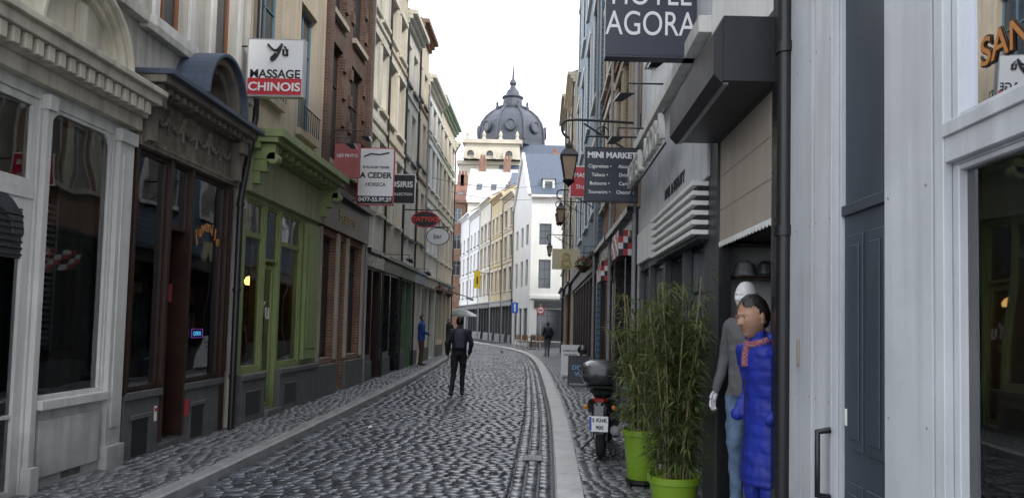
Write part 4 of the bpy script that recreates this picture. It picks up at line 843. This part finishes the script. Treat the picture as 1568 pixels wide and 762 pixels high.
def head(par,c,yaw,pitch,skin,hair,bald=False,sc=1.):
    lip=M(skin.name+'_lip',tuple(np.array(skin_cols[skin.name])*np.array([.75,.5,.5])),.5,.05)
    shd=M(skin.name+'_stubble',tuple(np.array(skin_cols[skin.name])*np.array([.84,.85,.88])),.6,.1)
    n,m=72,64; V=[];Fc=[];mi=[]; g=lambda a,s:math.exp(-(a/s)**2)
    for i in range(m+1):
        ph=math.pi*i/m
        for j in range(n):
            th=2*math.pi*j/n; x=math.sin(ph)*math.cos(th); y=math.sin(ph)*math.sin(th); z=math.cos(ph)
            px,py,pz=x*.076,y*.098,z*.12; 
            if z<0: px*=1-.26*(-z)**1.5
            if y<0 and z<-.1: py*=1-.42*(-z-.1)
            if y>0:
                py=.092*(y**.75)*(1-.10*max(0,-z)) if z<0 else .092*(y**.75)*(1-.06*z)
                if z<-.5: py+=.020*g(x,.4)*min(1,(-z-.5)/.3)
                if z>-.26: prof=max(0,min(1,(.14-z)/.38))**1.2
                else: prof=max(0,1-(-.26-z)/.06)
                w=.10+.05*max(0,min(1,(-.02-z)/.2))
                py+=.030*g(x,w)*prof
                py-=.013*g(abs(x)-.36,.16)*g(z-.05,.10); py+=.008*g(z-.20,.07)*g(x,.55)
                py+=.007*g(x,.26)*(g(z+.47,.05)+g(z+.58,.055)); py-=.006*g(x,.3)*g(z+.525,.018); py-=.004*g(x,.3)*g(z+.68,.05)
                py+=.006*g(abs(x)-.52,.16)*g(z+.12,.16)
            hl=.56+.10*math.cos(x*5)+.03*nz.noise(Vector((x*9,y*9,z*9)))
            hairy=(not bald) and ((z>hl) or (y<.02 and z>-.10) or (y<-.2 and z>-.52) or (y<.16 and z>.15))
            if hairy:
                k=1.05+.05*max(0,z)+.03*nz.noise(Vector((x*6,y*6,z*4)))+.02*nz.noise(Vector((x*22,y*22,z*10))); px*=k;py*=k;pz*=k
            V.append((px,py,pz))
            q=0
            if hairy: q=1
            elif y>0 and abs(x)<.25 and -.62<z<-.44: q=2
            elif not bald and y>0 and .16<abs(x)<.54 and .18-.10*abs(abs(x)-.3)<z<.235-.12*abs(abs(x)-.3): q=1
            elif not bald and ((z<-.38 and y>-.2) ): q=3
            mi.append(q)
    for i in range(m):
        for j in range(n): Fc.append((i*n+j,i*n+(j+1)%n,(i+1)*n+(j+1)%n,(i+1)*n+j))
    me=bpy.data.meshes.new('head'); me.from_pydata(V,[],Fc)
    for mt in (skin,hair,lip,shd): me.materials.append(mt)
    for p in me.polygons: l=[mi[v] for v in p.vertices]; p.material_index=max(set(l),key=l.count)
    me.shade_smooth(); o=bpy.data.objects.new('head',me); o.location=c; o.rotation_euler=(pitch,0,yaw); o.scale=(sc,)*3; link(o,par)
    ew=M('eye_white',(.5,.48,.45),.3,0); ed=M('eye_dark',(.02,.012,.01),.2,0)
    def ball(nm,r,loc,mt,sc=(1,1,1),rot=(0,0,0)):
        mm=bpy.data.meshes.new(nm); bm=bmesh.new(); bmesh.ops.create_uvsphere(bm,u_segments=14,v_segments=10,radius=r); bm.to_mesh(mm); bm.free(); mm.shade_smooth(); mm.materials.append(mt); q=bpy.data.objects.new(nm,mm); q.location=loc; q.scale=sc; q.rotation_euler=rot; q.parent=o; COL.objects.link(q)
    for s in (-1,1):
        if not bald:
            ball('eye',.0125,(s*.029,.072,.005),ew,(1.1,1,.5)); ball('iris',.0055,(s*.029,.0815,.005),ed,(1,.6,1)); ball('eyelid',.0135,(s*.029,.0715,.0095),skin,(1.1,1,.45))
        ball('ear',.02,(s*.080,-.004,-.004),skin,(.4,.8,1.5),(0,0,s*-.3)); ball('ear_lobe',.012,(s*.078,.0,-.028),skin,(.45,.8,1))
    return o
def figure(name,loc,rot,J,mats,headp=(0,0),shoes=black,skin=sk,hair=hairb,hem=.86,vox=.014,quilt=0,bald=False,bulk=1.,fingers=True,h=1.75,hs=1.):
    root=empty(name,loc,rot); sc=h/1.75; root.scale=(sc,sc,sc)
    hip=Vector(J.get('hip',(0,0,.92))); ch=Vector(J.get('chest',(0,0,1.30))); nk=Vector(J.get('neck',(0,.0,1.50))); hd=Vector(J.get('head',(0,.02,1.625)))
    bm=bmesh.new(); tags=[]
    def cap(a,b,ra,rb,t): hullcap(bm,a,b,ra,rb); tags.append((Vector(a),Vector(b),ra,rb,t))
    def ringloft(rings,t):
        n=20;prev=None
        for (c,rx,ry) in rings:
            vs=[bm.verts.new((c[0]+rx*math.cos(2*math.pi*i/n),c[1]+ry*math.sin(2*math.pi*i/n),c[2])) for i in range(n)]
            if prev: 
                for i in range(n): bm.faces.new((prev[i],prev[(i+1)%n],vs[(i+1)%n],vs[i]))
            else: bm.faces.new(vs[::-1])
            prev=vs
        bm.faces.new(prev)
        for k in range(len(rings)-1):
            a,b=rings[k],rings[k+1]; tags.append((Vector(a[0]),Vector(b[0]),(a[1]+a[2])/2,(b[1]+b[2])/2,t))
    B=bulk; lerp=lambda a,b,t:a+(b-a)*t
    zs=[(hip+Vector((0,0,hem-.92)),.19,.15) if hem<.85 else (hip+Vector((0,0,-.05)),.165,.115),(hip+Vector((0,0,.04)),.165,.125 if hem<.85 else .12),(lerp(hip,ch,.45),.155,.112),(ch,.178,.122),(lerp(ch,nk,.45),.185,.11),(lerp(ch,nk,.72),.14,.09),(lerp(ch,nk,.95),.075,.07)]
    ringloft([(c,rx*B,ry*B) for c,rx,ry in zs],0)
    cap(lerp(ch,nk,.8),hd-Vector((0,.01,.05)),.058,.052,2)
    sh=lerp(ch,nk,.55)
    for s,k in ((-1,'L'),(1,'R')):
        S_=sh+Vector((s*.165*B,0,0)); E=Vector(J['elbow'+k]); W=Vector(J['hand'+k])
        cap(S_,E,.066*B,.054*B,0); cap(E,W,.054*B,.040*B,0)
        d=(W-E).normalized()
        if fingers: cap(W,W+d*.07,.026,.030,3)
        H=hip+Vector((s*.09,0,-.04)); K=Vector(J['knee'+k]); A=Vector(J['ankle'+k])
        cap(H,K,.098,.066,1); cap(K,A,.064,.048,1)
        ft=Vector(J.get('toe'+k,A+Vector((s*.03,.17,-.05)))); cap(A-Vector((0,.03,.045)),ft,.045,.034,4)
    me=bpy.data.meshes.new('t'); bmesh.ops.recalc_face_normals(bm,faces=bm.faces); bm.to_mesh(me); bm.free()
    ob=bpy.data.objects.new('t',me); COL.objects.link(ob)
    md=ob.modifiers.new('r','REMESH'); md.mode='VOXEL'; md.voxel_size=vox
    ms=ob.modifiers.new('s','SMOOTH'); ms.iterations=5; ms.factor=.5
    dg=bpy.context.evaluated_depsgraph_get(); m2=bpy.data.meshes.new_from_object(ob.evaluated_get(dg)); bpy.data.objects.remove(ob)
    m2.name='body'
    mm=[mats[0],mats[1],skin,skin,shoes]
    co=np.zeros(len(m2.vertices)*3); m2.vertices.foreach_get('co',co); co=co.reshape(-1,3)
    A=np.array([t[0] for t in tags]);Bv=np.array([t[1] for t in tags]); ra=np.array([t[2] for t in tags]); rb=np.array([t[3] for t in tags]); tg=np.array([t[4] for t in tags])
    def near(P):
        D=[]
        for i in range(len(tags)):
            ab=Bv[i]-A[i]; t=np.clip(((P-A[i])@ab)/(ab@ab+1e-9),0,1); D.append(np.linalg.norm(P-(A[i]+t[:,None]*ab),axis=1)-(ra[i]+(rb[i]-ra[i])*t))
        return tg[np.argmin(np.array(D),0)]
    nrm=np.zeros(len(co)*3); m2.vertices.foreach_get('normal',nrm); nrm=nrm.reshape(-1,3); tv=near(co)
    disp=np.array([nz.noise(Vector((p[0]*9,p[1]*9,p[2]*14)))*.010+nz.noise(Vector((p[0]*22,p[1]*22,p[2]*26)))*.005 for p in co])
    disp=np.where((tv==0)|(tv==1),disp,0)
    if quilt: disp=disp+np.where(tv==0,quilt*(np.abs(np.sin((co[:,2]+.25*disp)*math.pi/.085))**.5-.7),0)
    co=co+nrm*disp[:,None]; m2.vertices.foreach_set('co',co.ravel())
    m2.materials.clear()
    for q in mm: m2.materials.append(q)
    fc=np.zeros(len(m2.polygons)*3); m2.polygons.foreach_get('center',fc); fc=fc.reshape(-1,3); t=near(fc)
    t=np.where((t==1)&(fc[:,2]>hem-.0),0,t); t=np.where((t==0)&(fc[:,2]<hem)&(np.abs(fc[:,0])<.2),1,t) if hem>=.85 else t
    m2.polygons.foreach_set('material_index',t.astype(np.int32)); m2.update(); m2.shade_smooth(); link(bpy.data.objects.new('body',m2),root)
    if fingers:
        for s,k in ((-1,'L'),(1,'R')):
            E=Vector(J['elbow'+k]); W=Vector(J['hand'+k]); d=(W-E).normalized(); fwd=Vector((0,1,0)); side=(fwd-d*fwd.dot(d)).normalized(); inn=d.cross(side); inn=inn if inn.x*s<0 else -inn
            for i,Lf in enumerate((.068,.078,.074,.060)):
                b0=W+d*.085+side*(.026-.0175*i); p=[b0-d*.02,b0+d*Lf*.45+inn*.004,b0+d*Lf*.8+inn*.018,b0+d*Lf*.95+inn*.032]
                o=tube(root,p,.0085,skin,'finger_%d_%s'%(i+1,k),smooth=True)
            b0=W+d*.02+side*.02; tube(root,[b0,b0+d*.03+side*.028+inn*.008,b0+d*.062+side*.030+inn*.018],.0095,skin,'thumb_'+k,smooth=True)
    head(root,hd,headp[0],headp[1],skin,hair,bald=bald,sc=hs)
    return root
def stand(): return dict(elbowL=(-.25,-.03,1.14),elbowR=(.25,-.03,1.14),handL=(-.26,.06,.90),handR=(.26,.06,.90),kneeL=(-.10,.02,.5),kneeR=(.10,.02,.5),ankleL=(-.11,-.02,.09),ankleR=(.11,-.02,.09))
dk=M('dark_jacket',(.018,.018,.022),.75,.3,12); dkp=M('black_trousers',(.014,.014,.017),.8,.3,12); pk=M('royal_blue_parka',(.008,.025,.30),.6,.25,9,.25,25); jean=M('blue_jeans',(.12,.19,.30),.85,.4,10,.3,80); brn=M('brown_trousers',(.10,.06,.035),.85,.2,12); bj=M('blue_jacket',(.02,.07,.30),.7,.2,10); gr=M('grey_jumper',(.13,.13,.135),.9,.15,20,.3,150); navb=M('navy_backpack',(.02,.025,.05),.6,.3,15)
def backpack(root):
    mb=MB('',root=root); P=[];Fc=[]; n=16
    rings=[(1.02,.10,.05),(1.06,.14,.075),(1.2,.15,.09),(1.36,.145,.085),(1.44,.11,.06),(1.47,.05,.03)]
    for z,rx,ry in rings:
        for i in range(n):
            a=2*math.pi*i/n; c,s_=math.cos(a),math.sin(a); P.append((rx*math.copysign(abs(c)**.6,c),-.17+ry*math.copysign(abs(s_)**.6,s_),z))
    for j in range(len(rings)-1):
        for i in range(n): Fc.append((j*n+i,j*n+(i+1)%n,(j+1)*n+(i+1)%n,(j+1)*n+i))
    Fc+=[tuple(range(n)),tuple(range(5*n,6*n))]; mb.add(navb,P,Fc); mb.box(navb,-.1,.1,-.285,-.24,1.06,1.22); mb.flush(.01,smooth=True)
    for s in (-1,1): tube(root,[(s*.1,-.12,1.42),(s*.115,.02,1.5),(s*.12,.135,1.38),(s*.13,.13,1.2),(s*.14,-.1,1.08)],.016,navb,'strap',smooth=True)
walkJ=dict(elbowL=(-.27,-.04,1.15),elbowR=(.27,-.0,1.15),handL=(-.25,.10,.93),handR=(.24,.14,.94),kneeL=(-.11,-.02,.5),kneeR=(.09,.10,.51),ankleL=(-.15,-.22,.11),ankleR=(.09,.14,.09),toeL=(-.18,-.06,.045),toeR=(.11,.32,.045))
f1=figure('walking_man',(-1.82,16.6,.005),math.radians(8),walkJ,[dk,dkp],shoes=black,hair=hairb,h=1.77,bulk=1.06); backpack(f1)
f2=figure('man_in_blue_jacket',(-4.22,26.2,KH),math.radians(-70),dict(stand(),elbowL=(-.24,.03,1.15),handL=(-.15,.2,1.1),elbowR=(.24,.03,1.15),handR=(.12,.22,1.08)),[bj,brn],shoes=darkwood,skin=sk2,hair=hairbr,h=1.78,bulk=1.1)
w2=dict(walkJ,elbowL=(-.24,.0,1.15),handL=(-.2,.14,1.05))
f3=figure('walking_pedestrian',(.33,35.5,KH),math.radians(15),w2,[dk,M('grey_jeans',(.10,.12,.15),.8,.2,10)],skin=sk2,hair=hairbr,h=1.66); backpack(f3)
f4=figure('walking_pedestrian',(-4.65,37.3,KH),math.radians(200),walkJ,[dk,dkp],skin=sk2,hair=hairb,h=1.7)
pj=dict(hip=(0,-.02,.92),chest=(0,.01,1.29),neck=(0,.05,1.47),head=(0,.095,1.615),elbowL=(-.23,-.06,1.13),elbowR=(.23,-.06,1.13),handL=(-.18,.09,.98),handR=(.18,.09,.98),kneeL=(-.10,.03,.5),kneeR=(.10,.02,.5),ankleL=(-.11,-.01,.09),ankleR=(.11,-.02,.09))
f6=figure('man_in_blue_parka',(1.46,4.80,KH),math.radians(108),pj,[pk,jean],headp=(math.radians(2),math.radians(-8)),skin=sk,hair=hairb,hem=.56,vox=.010,quilt=.005,bulk=1.10,fingers=False,h=1.76,hs=1.12)
scr=M('red_check_scarf',(.4,.03,.05),.9,0)
nt=scr.node_tree; ck=nt.nodes.new('ShaderNodeTexChecker'); ck.inputs['Scale'].default_value=80; ck.inputs[1].default_value=(.28,.02,.04,1); ck.inputs[2].default_value=(.22,.18,.22,1); g=nt.nodes.new('ShaderNodeNewGeometry'); nt.links.new(g.outputs['Position'],ck.inputs[0]); nt.links.new(ck.outputs[0],nt.nodes['Principled BSDF'].inputs['Base Color'])
f=f6
tube(f,[(.078*math.cos(t),.05+.085*math.sin(t),1.465-.03*math.sin(t)) for t in np.linspace(0,2*math.pi,15)[:-1]],.024,scr,'scarf',True)
tube(f,[(.0,.13,1.44),(.015,.15,1.38),(.005,.15,1.30)],.026,scr,'scarf_end',smooth=True)
tube(f,[((.115+.01*math.sin(3*t))*math.cos(t),-.02+.115*math.sin(t),1.48+.035*math.cos(2*t)-.02) for t in np.linspace(math.pi*.8,2.2*math.pi,16)],.042,pk,'collar_hood',smooth=True)
tube(f,[(-.08,-.10,1.46),(0,-.14,1.40),(.08,-.10,1.46)],.055,pk,'hood_bag',smooth=True)
tube(f,[(0,.155,1.25),(0,.16,1.0),(0,.165,.75),(0,.17,.58)],.004,black,'zip')
mj=dict(stand(),elbowL=(-.25,.0,1.13),handL=(-.25,.10,.86)); 
f7=figure('mannequin',(1.57,5.62,KH+.17),math.radians(125),mj,[gr,jean],shoes=manq,skin=manq,hair=manq,bald=True,hem=.88,h=1.74)
tube(f7,[(.08*math.cos(t),.0+.08*math.sin(t),1.47) for t in np.linspace(0,2*math.pi,13)[:-1]],.022,scr,'scarf',True)
mb=MB('',root=f7); mb.lathe(silver,[(.2,-.17),(.2,-.0),(.05,.0)],n=24); mb.flush()
mb=MB('clothes_rack'); tube(mb.root,[(1.85,5.2,.1),(1.85,5.2,1.5),(1.85,5.6,1.5),(1.85,5.6,.1)],.014,silver,'frame')
for i in range(4): 
    y=5.25+i*.09; mb.add([charc,gr,dk,navb][i],[(1.66,y,1.42),(2.04,y,1.42),(2.1,y+.02,1.3),(2.07,y+.02,.62),(1.63,y+.02,.62),(1.60,y+.02,1.3),(1.66,y+.04,1.42),(2.04,y+.04,1.42),(2.1,y+.06,1.3),(2.07,y+.06,.62),(1.63,y+.06,.62),(1.60,y+.06,1.3)],[(0,1,2,3,4,5),(6,7,8,9,10,11),(0,1,7,6),(1,2,8,7),(2,3,9,8),(3,4,10,9),(4,5,11,10),(5,0,6,11)])
mb.flush()
mb=MB('pigeon',(-2.0,38.5,.03),.6); pg=M('pigeon_feathers',(.10,.10,.12),.7,.3,30)
P=[];Fc=[];n=12; rings=[(-.17,.10,.01,.006),(-.10,.105,.03,.02),(-.03,.11,.055,.05),(.04,.125,.055,.055),(.09,.16,.035,.035),(.115,.20,.025,.027),(.135,.215,.022,.024),(.16,.21,.006,.006),(.18,.205,.002,.002)]
for yy,z,rx,rz in rings: P+=[(rx*math.cos(2*math.pi*i/n),yy,z+rz*math.sin(2*math.pi*i/n)) for i in range(n)]
for j in range(len(rings)-1):
    for i in range(n): Fc.append((j*n+i,j*n+(i+1)%n,(j+1)*n+(i+1)%n,(j+1)*n+i))
mb.add(pg,P,Fc); 
for s in (-1,1): tube(mb.root,[(s*.02,.0,.07),(s*.02,.01,0),(s*.02,.04,0)],.004,redl,'leg')
mb.flush(smooth=True)
mb=MB('crumpled_paper'); mb.lathe(wl,[(0,0),(.035,.01),(.04,.03),(.0,.05)],(-2.55,11.3,.01),6); mb.flush()
# ------------------------------------------------------------------ world, sun, camera
W=bpy.data.worlds.new('World'); S.world=W; W.use_nodes=True; N=W.node_tree.nodes; L=W.node_tree.links
bg=N['Background']; bg.inputs['Strength'].default_value=.1
az=math.radians(132); el=math.radians(42)
sky=N.new('ShaderNodeTexSky'); sky.sky_type='NISHITA'; sky.sun_disc=False; sky.sun_elevation=el; sky.sun_rotation=az
tc=N.new('ShaderNodeTexCoord'); n=N.new('ShaderNodeTexNoise'); n.inputs['Scale'].default_value=2.2; n.inputs['Detail'].default_value=6; L.new(tc.outputs['Generated'],n.inputs['Vector'])
r=N.new('ShaderNodeMapRange'); r.inputs['From Min'].default_value=.35; r.inputs['From Max'].default_value=.65; r.inputs['To Min'].default_value=.75; r.inputs['To Max'].default_value=.97; L.new(n.outputs['Fac'],r.inputs['Value'])
mx=N.new('ShaderNodeMix'); mx.data_type='RGBA'; L.new(r.outputs['Result'],mx.inputs['Factor']); L.new(sky.outputs[0],mx.inputs['A']); mx.inputs['B'].default_value=(24.5,25.6,27.6,1)
L.new(mx.outputs['Result'],bg.inputs['Color'])
ld=bpy.data.lights.new('sun','SUN'); ld.energy=2.8; ld.angle=math.radians(6); ld.color=(1,.96,.89)
lo=bpy.data.objects.new('sun',ld); COL.objects.link(lo)
d=Vector((math.sin(az)*math.cos(el),math.cos(az)*math.cos(el),math.sin(el))); lo.rotation_euler=d.to_track_quat('Z','Y').to_euler(); lo.location=d*60
cd=bpy.data.cameras.new('camera'); cam=bpy.data.objects.new('camera',cd); COL.objects.link(cam); S.camera=cam
cd.sensor_width=36; cd.lens=26; cd.clip_end=2000; cd.clip_start=.05
cam.matrix_world=Matrix.Translation((0,0,1.65))@Matrix.Rotation(math.radians(93),4,'X')@Matrix.Rotation(math.radians(1.3),4,'Z')
cd.shift_x=-.0293; cd.shift_y=.035
S.view_settings.view_transform='Standard'; S.view_settings.look='None'; S.view_settings.exposure=0
